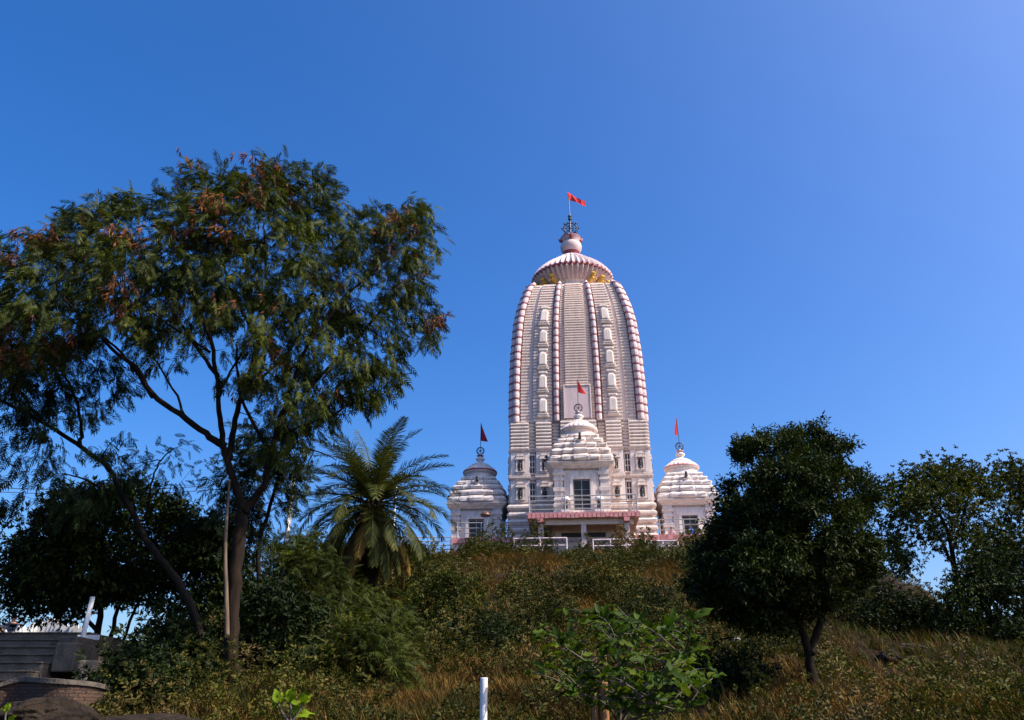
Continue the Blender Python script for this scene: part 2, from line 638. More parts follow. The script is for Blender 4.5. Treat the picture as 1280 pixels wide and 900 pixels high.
def flag_mesh(root, pts_top, pts_bot):
    """cloth between an upper and a lower edge, with a little thickness"""
    m = MB()
    n = len(pts_top)
    for k in range(n - 1):
        a, b, c, d = pts_top[k], pts_top[k + 1], pts_bot[k + 1], pts_bot[k]
        o = [tuple(Vector(q) + Vector((0, .02, 0))) for q in (a, b, c, d)]
        m.add([a, b, c, d] + o, [(0, 1, 2, 3), (7, 6, 5, 4), (0, 4, 5, 1), (2, 6, 7, 3)])
    return m


def sect(h, p, notch=0.035):
    """plan of a roof tier: a square of half width h whose middle stands forward by p, cushioned into modules"""
    mods = [(-1, -.60), (-.60, -.26), (-.26, .26), (.26, .60), (.60, 1)]
    off = [0, p * .6, p * 1.2, p * .6, 0]
    ring = []
    for k in range(4):
        pts = []
        for i, ((a, b), o) in enumerate(zip(mods, off)):
            ww = (b - a) * .13
            if i:
                pts.append((a * h, -(h + o - notch)))
            pts += [((a + ww) * h, -(h + o)), ((b - ww) * h, -(h + o))]
            if i < len(mods) - 1:
                pts.append((b * h, -(h + o - notch)))
        pts = [(x, y, 0) for x, y in pts]
        ring += rot4(pts, k)
    return ring


def make_shrine(loc, label, wallm, rimm, flagm, flagpts, lean=0.0, group='small shrines around the tower'):
    e = empty('temple_shrine', loc, TH, label, 'shrine', group)
    rr = random.Random(label)
    H = 3.85
    b = MB()
    b.rings([[(x * h, y * h, z) for x, y in ((-1, -1), (1, -1), (1, 1), (-1, 1))] for z, h in
             ((-1.2, 2.2), (.1, 2.2), (.16, 2.1), (.3, 2.1), (.36, 2.17), (.55, 2.17), (.6, 2.02), (.75, 2.02))])
    b.build('plinth', wallm, e)
    b = MB()
    b.box(-1.74, 1.74, -1.74, 1.74, .7, H - .05)
    b.build('wall', wallm, e)
    for sx in (-1, 1):
        for sy in (-1, 1):
            b = MB()
            cx, cy = sx * 1.62, sy * 1.62
            lv = [(.62, .36)] + [(.8, .36), (.83, .30), (1.0, .30), (1.04, .39), (1.25, .39), (1.28, .31), (1.45, .31), (1.48, .37), (1.62, .37), (1.65, .3), (2.1, .3), (2.14, .38), (2.4, .40), (2.44, .3),
                               (2.9, .3), (2.94, .37), (3.1, .37), (3.13, .31), (3.28, .31), (3.32, .40), (3.52, .42), (3.55, .35), (H - .04, .35)]
            b.rings([[(cx + x * h, cy + y * h, z) for x, y in ((-1, -1), (1, -1), (1, 1), (-1, 1))] for z, h in lv])
            b.build('corner_pilaster', wallm, e)
    # stepped door surrounds on the front, framed panels on the other sides
    for k in range(4):
        b = MB()

        def fb(x0, x1, d0, d1, z0, z1, mi=0):
            m2 = MB()
            m2.box(x0, x1, -d1, -d0, z0, z1)
            b.add(rot4(m2.v, k), m2.f, mi)
        for w_, d, zt in ((1.22, 1.86, 3.62), (1.02, 1.93, 3.42), (.82, 2.0, 3.2)):
            fb(-w_, -w_ + .21, 1.7, d, .7, zt)
            fb(w_ - .21, w_, 1.7, d, .7, zt)
            fb(-w_ + .21, w_ - .21, 1.7, d - .004, zt - .21, zt)
        if k:
            fb(-.62, .62, 1.7, 1.78, .7, 3.0)
            b.build('side_panel', wallm, e)
        else:
            b.build('door_frame', wallm, e)
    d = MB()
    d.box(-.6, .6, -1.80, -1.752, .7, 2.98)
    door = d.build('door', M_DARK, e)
    g = MB()
    for x in (-.57, 0, .57):
        g.box(x - .022, x + .022, -1.85, -1.81, .7, 2.95)
    for z in (.95, 1.6, 2.25, 2.9):
        g.box(-.54, .54, -1.845, -1.815, z - .012, z + .012)
    g.build('grille', M_RAIL, door)
    # flared eave
    b = MB()
    b.rings([[(x * h, y * h, z) for x, y in ((-1, -1), (1, -1), (1, 1), (-1, 1))] for z, h in
             ((H - .06, 1.7), (H - .05, 2.03), (H + .06, 2.06), (H + .12, 2.2), (H + .3, 2.36), (H + .36, 2.36), (H + .4, 2.1))])
    b.build('eave', wallm, e)
    # cushioned roof tiers
    z = H + .36
    ths = [.62, .58, .52, .46, .42]
    hs = [2.22, 2.06, 1.86, 1.6, 1.3]
    for th, h in zip(ths, hs):
        b = MB()
        rs = []
        for q, a in ((0, -.24), (.08, -.04), (.2, .07), (.45, .11), (.66, .07), (.82, -.06), (1.0, -.3)):
            base = sect(h + a, .16 * h / 2)
            rs.append([(x + rr.uniform(-.04, .04), y + rr.uniform(-.04, .04), z + q * th + rr.uniform(-.025, .025)) for x, y, _ in base])
        b.rings(rs)
        b.build('roof_tier', wallm, e)
        z += th * .93
    zt = z
    # guardian lions on brackets, one on each side of the roof
    for k in range(4):
        ang = [0, math.pi / 2, math.pi, -math.pi / 2][k]
        lm = lion_mb(.62)
        ca, sa = math.cos(ang), math.sin(ang)
        zz = H + 2.0
        dd = 1.95
        if k in (1, 3):
            zz = H + 1.0
            dd = 2.3
        lm.v = [((x * ca - (y - dd) * sa), (x * sa + (y - dd) * ca), v + zz) for x, y, v in lm.v]
        lo = lm.build('lion_statue', M_BLACK, e, True)
        br = MB()
        br.lathe([(.05, -.3), (.16, -.2), (.2, -.06), (.26, 0)], 8)
        br.v = [((x * ca - (y - dd) * sa), (x * sa + (y - dd) * ca), v + zz) for x, y, v in br.v]
        br.build('bracket', wallm, lo)
    # neck, ribbed bell and pot finial
    b = MB()
    b.lathe([(1.30, zt - .15), (1.26, zt + .05), (1.18, zt + .1), (1.2, zt + .3), (1.28, zt + .36)], 40, flute=.012, nf=40)
    b.build('roof_neck', wallm, e)
    b = MB()
    b.lathe([(1.22, zt + .35), (1.36, zt + .45), (1.4, zt + .52)], 48, caps=False)
    b.lathe([(1.4, zt + .52), (1.42, zt + .58), (1.38, zt + .66)], 48, mi=1, caps=False)
    b.lathe([(1.38, zt + .66), (1.2, zt + .86), (.92, zt + 1.08), (.84, zt + 1.1), (.8, zt + 1.2), (.52, zt + 1.36), (.3, zt + 1.45), (.22, zt + 1.5)], 48, flute=.03, nf=24)
    b.build('bell_dome', [wallm, rimm], e)
    b = MB()
    z0 = zt + 1.48
    b.lathe([(.2, z0), (.16, z0 + .08), (.36, z0 + .22), (.38, z0 + .32), (.2, z0 + .46), (.16, z0 + .5), (.28, z0 + .56), (.3, z0 + .6), (.1, z0 + .68), (.05, z0 + .75)], 16,
            mis=[0, 0, 0, 0, 0, 1, 1, 0, 0])
    b.build('pot_finial', [M_PALE, rimm], e, True)
    zw = z0 + 1.02
    wheel(e, zw, .3)
    b = MB()
    b.tube([(0, 0, z0 + .6), (0, 0, zw + 1.0), (lean, 0, zw + 2.45)], [.03, .025, .02], 6)
    po = b.build('flagpole', M_IRON, e)
    top, bot = flagpts
    flag_mesh(e, [(x + lean, .03 * math.sin(5 * i), zw + q) for i, (x, q) in enumerate(top)],
              [(x + lean, .03 * math.sin(5 * i + 1), zw + q) for i, (x, q) in enumerate(bot)]).build('flag', flagm, po)
    return e


# ------------------------------------------------------------------ the main tower
tw = empty('temple_tower', T(0, 0), TH, 'tall curving white temple tower with pink ringed ribs on the hilltop', 'temple tower')
ZG0, ZG1 = 10.65, 24.15

# core walls
b = MB()
b.rings([[(x * 5.0, y * 5.0, z) for x, y in ((-1, -1), (1, -1), (1, 1), (-1, 1))] for z in (-1.2, 10.6)])
b.build('lower_wall', M_WALL, tw)
b = MB()
b.rings([[(x * hw(z) * .9, y * hw(z) * .9, z) for x, y in ((-1, -1), (1, -1), (1, 1), (-1, 1))] for z in np.linspace(10.6, ZG1, 24)] +
        [[(x * h, y * h, z) for x, y in ((-1, -1), (1, -1), (1, 1), (-1, 1))] for z, h in ((24.4, 3.3), (24.6, 2.9))])
b.build('spire_core', M_SPIRE, tw)

# lower shafts (pagas) with mouldings
BADA = ([(-1.2, .12), (.5, .12)] + ridges(.5, 4.0, 6, .22, ROUND)[0:] + [(4.02, .03), (5.85, .03), (5.87, .12), (5.98, .17), (6.08, .17), (6.1, .05), (6.14, .12), (6.25, .12), (6.27, .03), (8.12, .03), (8.14, .12), (8.25, .16)]
        + ridges(8.3, 10.6, 8, .12, ROUND) + [(10.64, .02)])
for k in range(4):
    for uc, uh, dz in ((-.86, .135, 0), (.86, .135, 0), (-.51, .115, .06), (.51, .115, .06), (0, .25, .25)):
        b = MB()
        Rr = 5.42 + dz
        eo = .02
        block(b, [(z, uc * 5.45 - uh * 5.45 * (.9 if z > 8.29 and uc else 1) - o * .6, uc * 5.45 + uh * 5.45 * (.9 if z > 8.29 and uc else 1) + o * .6, Rr + o * 1.2 + eo) for z, o in BADA], 4.9, k)
        b.build('wall_shaft', M_WALL, tw)
    # slim moulded pilasters in the recesses and plain strips beside the niches
    for uc in (-.685, .685, -.335, .335):
        b = MB()
        lv = [(-1.2, .1), (4, .1)] + ridges(4.0, 5.85, 5, .07, ROUND) + [(5.87, .14), (6.24, .14)] + ridges(6.27, 8.12, 5, .07, ROUND) + [(8.14, .13)] + ridges(8.3, 10.6, 8, .12, ROUND)
        block(b, [(z, uc * 5.45 - .16 - o, uc * 5.45 + .16 + o, 5.16 + o) for z, o in lv], 4.9, k)
        b.build('slim_pilaster', M_WALL, tw)
    for uc in (-.86, .86, -.51, .51):
        for z0, z1 in ((4.05, 5.8), (6.3, 8.08)):
            for sx in (-1, 1):
                b = MB()
                xx = uc * 5.45 + sx * (.56 if abs(uc) > .7 else .46)
                d = 5.45 + (.06 if abs(uc) < .7 else 0)
                block(b, [(z0, xx - .15, xx + .15, d + .07), (z1, xx - .15, xx + .15, d + .07)], d - .3, k)
                b.build('pilaster_strip', M_PALE, tw)

# dark lattice windows in the recesses
for k in (0, 1, 3):
    for uc in (-.685, .685):
        for z0 in (4.2, 6.45):
            b = MB()
            x = uc * 5.45
            for x0, x1, d0, d1, za, zb_, mi in ((-.17, .17, 5.15, 5.30, 0, 1.3, 1), (-.24, -.175, 5.1, 5.36, -.05, 1.36, 0), (.175, .24, 5.1, 5.36, -.05, 1.36, 0), (-.03, .03, 5.303, 5.35, 0, 1.3, 0),
                                            (-.17, .17, 5.303, 5.34, .4, .47, 0), (-.17, .17, 5.303, 5.34, .85, .92, 0), (-.26, .26, 5.1, 5.42, 1.37, 1.48, 0), (-.26, .26, 5.1, 5.42, -.16, -.055, 0)):
                m2 = MB()
                m2.box(x + x0, x + x1, -d1, -d0, z0 + za, z0 + zb_)
                b.add(rot4(m2.v, k), m2.f, mi)
            b.build('lattice_window', [M_WALL, M_DARK], tw)

# niches with dark figures
for k in (0, 1, 3):
    for uc in (-.86, .86, -.51, .51):
        for zb in (4.2, 6.45):
            x = uc * 5.45
            d = 5.455 + (.06 if abs(uc) < .7 else 0)
            b = MB()

            def nb(x0, x1, d0, d1, z0, z1, mi=0, b=b, k=k, x=x, d=d):
                m2 = MB()
                m2.box(x + x0, x + x1, -(d + d1), -(d + d0), zb + z0, zb + z1)
                b.add(rot4(m2.v, k), m2.f, mi)
            nb(-.3, -.2, 0, .17, .1, 1.0)
            nb(.2, .3, 0, .17, .1, 1.0)
            nb(-.36, .36, 0, .22, 0, .1)
            nb(-.3, .3, 0, .15, -.16, 0)
            nb(-.38, .38, 0, .24, 1.0, 1.1)
            nb(-.3, .3, 0, .2, 1.1, 1.28)
            nb(-.34, .34, 0, .22, 1.28, 1.34)
            nb(-.22, .22, 0, .16, 1.34, 1.48)
            nb(-.198, .198, -.02, .015, .1, 1.0, 1)
            ni = b.build('niche', [M_WALL, M_DARK], tw)
            fm = figure_mb(.8)
            fm.v = rot4([(vx + x, vy - d - .12, vz + zb + .1) for vx, vy, vz in fm.v], k)
            fm.build('deity_figure', M_BLACK, ni, True)

# the curving spire: ridged shafts
for k in range(4):
    for uc, uh, pj, n, amp, nm, mt in ((0, .165, .995, 54, .085, 'central_band', M_SPIRE), (0, .245, .965, 54, .07, 'central_band_step', M_SPIRE),
                                       (-.51, .135, .975, 46, .075, 'side_band', M_SPIRE), (.51, .135, .975, 46, .075, 'side_band', M_SPIRE),
                                       (-.77, .062, .955, 48, .065, 'edge_band', M_SPIRE), (.77, .062, .955, 48, .065, 'edge_band', M_SPIRE)):
        b = MB()
        lv = []
        for z, o in ridges(ZG0, ZG1, n, amp, ((0, 0), (.10, 1), (.52, 1), (.62, 0))):
            r_ = hw(z)
            lv.append((z, (uc - uh) * r_ - o * .3, (uc + uh) * r_ + o * .3, pj * r_ + o))
        r_ = hw(ZG1)
        lv += [(ZG1 + .25, (uc - uh) * r_ * .9, (uc + uh) * r_ * .9, pj * r_ * .88), (ZG1 + .42, (uc - uh) * r_ * .75, (uc + uh) * r_ * .75, pj * r_ * .72)]
        rs = []
        for z, u0, u1, d in lv:
            di = min(d - .3, hw(z) * .8)
            rs.append(rot4([(u0, -d, z), (u1, -d, z), (u1, -di, z), (u0, -di, z)], k))
        b.rings(rs)
        b.build(nm, mt, tw)
    # smooth pale strips in the recesses
    for uc in (-.675, .675):
        b = MB()
        block(b, [(z, (uc - .03) * hw(z), (uc + .03) * hw(z), .935 * hw(z)) for z in np.linspace(ZG0, ZG1, 30)], 2.5, k)
        b.build('recess_strip', M_PALE, tw)
    # round ribs with painted rings
    for uc, pj, rad in ((-.305, .99, .215), (.305, .99, .215), (-.905, .965, .275), (.905, .965, .275)):
        b = MB()
        n = 19
        prof = []
        for i in range(n):
            h = (ZG1 - ZG0) / n
            z0 = ZG0 + i * h
            prof += [(z0, 1.0, 0), (z0 + .3 * h, 1.07, 0), (z0 + .79 * h, 1.0, 1), (z0 + .80 * h, 1.18, 1), (z0 + .95 * h, 1.18, 1), (z0 + .97 * h, 1.0, 0)]
        prof += [(ZG1, 1.0, 0), (ZG1 + .2, .85, 0), (ZG1 + .38, .4, 0)]
        rs, mi = [], []
        for z, q, c in prof:
            r_ = hw(min(z, ZG1))
            sh = 1 if z < ZG1 + .01 else .95
            cx, cy = uc * r_ * sh, -pj * r_ * sh
            rq = rad * q * (.75 + .25 * r_ / 5.55)
            rs.append(rot4([(cx + rq * math.cos(2 * math.pi * i / 12), cy + rq * math.sin(2 * math.pi * i / 12), z) for i in range(12)], k))
            mi.append(c)
        b.rings(rs, 0, mi[:-1])
        b.build('ringed_rib', [M_PINKW, M_RING], tw)
    # miniature shrines up the side bands
    if k != 2:
        for uc in (-.51, .51):
            for i in range(5):
                z0 = ZG0 + .3 + i * 2.12
                h = 2.08
                b = MB()
                lv = []
                for q, ww, dd in ((0, .40, .1), (.03, .52, .22), (.08, .54, .24), (.11, .40, .14), (.13, .46, .24), (.17, .46, .24), (.19, .30, .14), (.21, .34, .25), (.24, .35, .28), (.66, .34, .28), (.73, .28, .26),
                                  (.79, .2, .16), (.83, .34, .14), (.87, .42, .2), (.92, .42, .2), (.97, .32, .1)):
                    z = z0 + q * h
                    r_ = hw(z)
                    lv.append((z, uc * r_ - ww, uc * r_ + ww, .975 * r_ + dd))
                rs = []
                for z, u0, u1, d in lv:
                    rs.append(rot4([(u0, -d + .1, z), (u0 + .1, -d, z), (u1 - .1, -d, z), (u1, -d + .1, z), (u1, -d + .6, z), (u0, -d + .6, z)], k))
                b.rings(rs)
                b.build('miniature_shrine', M_WALL, tw)

# smooth pale panel at the foot of the central band
b = MB()
block(b, [(ZG0 + .15, -1.08, 1.08, 5.72), (ZG0 + 3.0, -1.08, 1.08, 5.70)], 5.2, 0)
pl = b.build('smooth_panel', M_PINKW, tw)
b = MB()
for x0, x1, z0, z1 in ((-1.12, -1.02, .12, 3.05), (1.02, 1.12, .12, 3.05), (-1.02, 1.02, 2.96, 3.05)):
    block(b, [(ZG0 + z0, x0, x1, 5.76), (ZG0 + z1, x0, x1, 5.745)], 5.3, 0)
b.build('panel_border', M_SPIRE, pl)

# ribbed crown stone, pot and finial
b = MB()
b.lathe([(3.0, 24.4), (2.75, 24.7), (2.7, 25.2), (2.85, 25.35)], 60)
b.build('crown_neck', M_WALL, tw)
b = MB()
NF = 48
b.lathe([(2.75, 25.3), (3.1, 25.55), (3.5, 26.0), (3.72, 26.35)], NF * 4, flute=.045, nf=NF, caps=False)
b.lathe([(3.72, 26.35), (3.80, 26.38), (3.83, 26.45), (3.8, 26.6)], NF * 4, flute=.012, nf=NF, caps=False, mi=1)
b.lathe([(3.8, 26.6), (3.62, 26.95), (3.25, 27.4), (2.7, 27.9), (2.2, 28.25), (2.16, 28.32)], NF * 4, flute=.032, nf=NF, caps=False)
b.lathe([(2.16, 28.32), (2.0, 28.36), (1.85, 28.6), (1.4, 28.95), (.9, 29.3), (.55, 29.45)], NF * 4, flute=.03, nf=24)
b.build('ribbed_crown', [M_PINKW, M_RING], tw)
b = MB()
b.lathe([(.6, 29.35), (.52, 29.55), (.8, 29.8), (1.0, 30.15), (1.04, 30.5), (.95, 30.8), (.72, 30.95), (.7, 31.05), (1.0, 31.3), (1.03, 31.42), (.6, 31.45), (.5, 31.7), (.3, 31.95), (.1, 32.05)], 28,
        mis=[1, 1, 0, 0, 0, 0, 0, 0, 1, 0, 0, 0, 0])
pot = b.build('pot_finial', [M_PINKW, M_RING], tw, True)
for i in range(4):
    a = math.pi * i / 2 + .05
    p = MB()
    c_, s_ = math.cos(a), math.sin(a)
    p.tube([(.75 * c_, .75 * s_, 31.1), (1.0 * c_, 1.0 * s_, 31.2), (1.2 * c_, 1.2 * s_, 31.45)], [.16, .17, .03], 6)
    p.build('petal', M_RING, pot)
wheel(tw, 32.65, .62, 'finial_wheel', True)
b = MB()
b.tube([(0, 0, 32.0), (0, 0, 33.9), (0, 0, 34.4), (-.05, 0, 36.4)], [.1, .08, .045, .03], 6)
for z in (33.75, 34.05):
    b.ball((0, 0, z), .2, n=8)
pole = b.build('flagpole', M_IRON, tw)
top = [(-.2, 37.0), (.2, 36.8), (.7, 36.3), (1.15, 35.95), (1.6, 35.8)]
bot = [(-.12, 36.15), (.25, 36.0), (.72, 35.7), (1.2, 35.35), (1.62, 35.25)]
fl = flag_mesh(tw, [(x, .12 * math.sin(4 * x), z) for x, z in top], [(x, .12 * math.sin(4 * x + 1), z) for x, z in bot])
fl.build('flag', M_FLAG, pole)
# yellow lions crouching beneath the crown
for a in (-158, -140, -122, -58, -40, -22, 30, 60, 120, 150):
    lm = lion_mb(1.25)
    aa = R(a) + math.pi / 2
    ca, sa = math.cos(aa), math.sin(aa)
    lm.v = [((x * ca - (y - 3.15) * sa), (x * sa + (y - 3.15) * ca), z + 24.75) for x, y, z in lm.v]
    lm.build('crown_lion', M_GOLD, tw, True)

# connecting block between tower and front shrine
b = MB()
b.box(-1.5, 1.5, -7.2, -5.3, 1.2, 6.2)
b.build('link_wall', M_WALL, tw)

# ------------------------------------------------------------------ small shrines
FR = ([(0, 2.35), (.25, 2.0), (.5, 1.75), (.72, 1.45)], [(0, 1.25), (.25, 1.22), (.5, 1.2), (.72, 1.3)])
make_shrine(T(0, -8.75, ZB + 1.35), 'small white shrine with dark door standing on the balcony before the tower', M_WALL, M_PINKW, M_FLAG,
            ([(0, 2.4), (.2, 1.9), (.42, 1.5), (.62, 1.2)], [(0, 1.3), (.2, 1.22), (.42, 1.15), (.62, 1.1)]))
make_shrine(T(-8.15, -2.9, ZB), 'greyish shrine with pink-rimmed dome and maroon flag between palm and tower', M_GREYP, M_RING, M_FLAGD,
            ([(0, 2.5), (.2, 1.9), (.42, 1.3), (.6, .85)], [(0, .9), (.2, .85), (.42, .8), (.6, .8)]))
make_shrine(T(8.2, -2.9, ZB), 'cream white shrine with orange-pink dome rim right of the tower beside dark tree', M_PALE, M_PINKT, M_FLAG,
            ([(0, 2.6), (-.1, 2.1), (-.2, 1.6), (-.24, 1.2)], [(0, 1.0), (-.1, .95), (-.2, .95), (-.24, 1.0)]), lean=-.05)

# ------------------------------------------------------------------ terrace, balcony, railings
te = empty('temple_terrace', T(0, 0), TH, 'raised terrace under the temple with pink coping along its front', 'terrace')
b = MB()
b.box(-14.5, 14.5, -6.9, 12, -1.4, -.02)
b.build('terrace_floor', M_BEIGE, te)
for x0, x1 in ((-9.6, -3.66), (3.66, 9.4)):
    b = MB()
    b.box(x0, x1, -7.25, -6.92, -1.9, .62)
    b.build('front_wall', M_BEIGE, te)
    b = MB()
    n = 12
    for i in range(n):
        a = x0 + (x1 - x0) * i / n
        q = x0 + (x1 - x0) * (i + 1) / n
        dz = rnd.uniform(-.025, .025)
        b.box(a + .01, q - .01, -7.42, -6.86, .625 + dz, 1.02 + dz)
    b.build('pink_coping', M_PINKT, te)


def railing(label, x0, x1, y, z, h, posts, bars, mat, group, ends=(), rp=.045, rb=.03):
    e = empty('metal_railing', T((x0 + x1) / 2, y, z), TH, label, 'railing', group)
    hx = (x1 - x0) / 2
    for i in range(posts):
        b = MB()
        x = -hx + 2 * hx * i / (posts - 1)
        b.tube([(x, 0, 0), (x, 0, h)], rp, 8)
        b.build('post', mat, e)
    for i in range(bars):
        b = MB()
        zz = h * (i + 1) / bars - .01
        b.tube([(-hx - .02, 0, zz), (hx + .02, 0, zz)], rb * (1.3 if i == bars - 1 else 1), 6)
        b.build('rail', mat, e)
    for ex, ln in ends:
        for i in range(bars):
            b = MB()
            zz = h * (i + 1) / bars - .01
            b.tube([(ex * hx, .03, zz), (ex * hx, ln, zz)], rb, 6)
            b.build('rail', mat, e)
        b = MB()
        b.tube([(ex * hx, ln * .5, 0), (ex * hx, ln * .5, h)], rp, 8)
        b.build('post', mat, e)
    return e


G = 'railings around the temple'
railing('grey railing on the pink coping before the greyish left shrine', -9.3, -3.9, -7.1, ZB + 1.03, 1.15, 4, 3, M_RAIL, G)
railing('grey railing on the pink coping before the cream right shrine', 3.9, 9.1, -7.1, ZB + 1.03, 1.15, 4, 3, M_RAIL, G)
railing('grey railing running out from the left shrine toward the palm', -13.4, -9.75, -7.0, ZB - .02, 1.2, 4, 4, M_RAIL, G)

bl = empty('balcony', T(0, -10.3), TH, 'balcony on square columns with pink tiled edge in front of the tower', 'balcony')
ZS = 1.35
b = MB()
b.box(-3.55, 3.55, -2.75, 3.35, ZS - .36, ZS - .1)
b.build('slab', M_BEIGE, bl)
b = MB()
b.box(-3.6, 3.6, -2.8, 3.34, ZS - .09, ZS)
b.build('floor', M_GREYP, bl)
b = MB()
n = 26
for i in range(n):
    a = -3.72 + 7.44 * i / n
    q = -3.72 + 7.44 * (i + 1) / n
    dz = rnd.uniform(-.03, .03)
    b.box(a + .03, q - .012, -2.98, -2.81, ZS - .34 + dz, ZS + .02)
for sx in (-1, 1):
    for i in range(20):
        a = -2.78 + 6.0 * i / 20
        xx = sorted((sx * 3.61, sx * 3.78))
        b.box(xx[0], xx[1], a + .02, a + .28, ZS - .085, ZS + .02)
b.build('tile_edge', M_PINKT, bl)
for sx in (-1, 0, 1):
    x = sx * 2.85
    b = MB()
    b.box(x - .17, x + .17, -2.6, -2.26, -1.7, ZS - .72)
    b.build('column', M_PINKW, bl)
    if sx:
        b = MB()
        b.box(x - .19, x + .19, -3.0, -2.2, ZS - .62, ZS - .365)
        b.build('column_cap', M_PINKT, bl)
b = MB()
b.box(-3.3, 3.3, -2.55, -2.3, ZS - .715, ZS - .37)
for x in (-2.85, 2.85):
    b.box(x - .14, x + .14, -2.28, 3.3, ZS - .72, ZS - .375)
b.build('beam', M_BEIGE, bl)
b = MB()
b.box(-2.1, 2.1, -1.0, -.7, -1.7, ZS - .37)
bw = b.build('back_wall', M_BEIGE, bl)
for x0, x1 in ((-3.54, -2.12), (2.12, 3.54)):
    b = MB()
    b.box(x0, x1, 2.2, 2.5, -1.7, ZS - .38)
    b.build('rear_wall', M_BEIGE, bl)
b = MB()
for x0, x1 in ((-1.5, -.15), (.15, 1.5)):
    b.box(x0, x1, -1.04, -1.005, .1, .4)
b.build('vent_opening', M_DARK, bw)
b = MB()
for i in range(14):
    x = -1.9 + 3.8 * i / 13
    b.ball((x, -1.06, -.1), .14, sy=.5, n=8)
b.build('scalloped_moulding', M_PINKW, bw)
b = MB()
b.box(-3.5, -3.2, -2.2, 2.2, -1.7, -.9)
b.build('side_wall', M_BEIGE, bl)
railing('long grey railing around the balcony in front of the dark shrine door', -3.6, 3.6, -12.95, ZB + ZS + .01, 1.2, 4, 4, M_RAIL, G, ((-1, 5.5), (1, 5.5)))
railing('low pinkish white railing left of the middle balcony column', -4.6, -1.15, -13.6, ZB - 1.35, .95, 3, 2, M_RAILP, G, rp=.05, rb=.04)
railing('low pinkish white railing between the middle and right balcony columns', .55, 3.9, -13.6, ZB - 1.35, .8, 4, 2, M_RAILP, G, rp=.05, rb=.04)
railing('short low white railing on the grass right of the balcony columns', 4.1, 6.0, -13.4, ZB - 1.35, .7, 3, 2, M_RAILP, G, rp=.05, rb=.04)

# guardian statues beside the balcony door
for sx, nm in ((-1, 'left'), (1, 'right')):
    e = empty('guardian_statue', T(sx * 1.15, -11.2, ZB + ZS), TH, 'dark lion statue on white pedestal at the %s jamb of the balcony shrine door' % nm, 'statue', 'lion statues by the balcony door')
    b = MB()
    b.rings([[(x * h, y * h, z) for x, y in ((-1, -1), (1, -1), (1, 1), (-1, 1))] for z, h in ((0, .33), (.12, .33), (.14, .27), (.5, .27), (.52, .33), (.62, .33))])
    b.build('pedestal', M_PALE, e)
    lm = lion_mb(.8)
    lm.v = [(x, y, z + .62) for x, y, z in lm.v]
    lm.build('lion', M_BLACK, e, True)
    b = MB()
    b.lathe([(.3, 1.3), (.33, 1.4), (.3, 1.5), (.2, 1.62), (.05, 1.7)], 12, c=(0, .1))
    b.box(-.06, .06, .28, .34, .6, 1.35)
    b.build('canopy', M_PALE, e)

# lamp on a white post before the left shrine
e = empty('lamp_post', T(-7.0, -7.7, ZB - 1.4), TH, 'white lamp post with brown shade in front of the greyish shrine', 'lamp post')
b = MB()
b.tube([(0, 0, 0), (0, 0, 3.95)], [.07, .05], 8)
b.build('post', M_WHITE, e)
b = MB()
b.lathe([(.08, 4.25), (.28, 4.15), (.42, 3.95), (.4, 3.9), (.06, 3.88)], 12)
b.v = [(x - .12, y - .1, z) for x, y, z in b.v]
b.build('lamp_shade', simple('brown_enamel', (.14, .06, .03), .4), e, True)

# ------------------------------------------------------------------ people


def skin_obj(name, verts, edges, radii, mat, parent, root=0, levels=2):
    me = bpy.data.meshes.new(name)
    me.from_pydata(verts, edges, [])
    me.materials.append(mat)
    o = link(name, me, parent)
    md = o.modifiers.new('skin', 'SKIN')
    for i, r_ in enumerate(radii):
        d = me.skin_vertices[0].data[i]
        d.radius = (r_, r_) if not isinstance(r_, tuple) else r_
        d.use_root = (i == root)
    md.use_smooth_shade = True
    sb = o.modifiers.new('sub', 'SUBSURF')
    sb.levels = sb.render_levels = levels
    return o


M_SKIN = simple('brown_skin', (.22, .11, .07), .6, var=.1)
M_HAIR = simple('black_hair', (.012, .010, .010), .5)


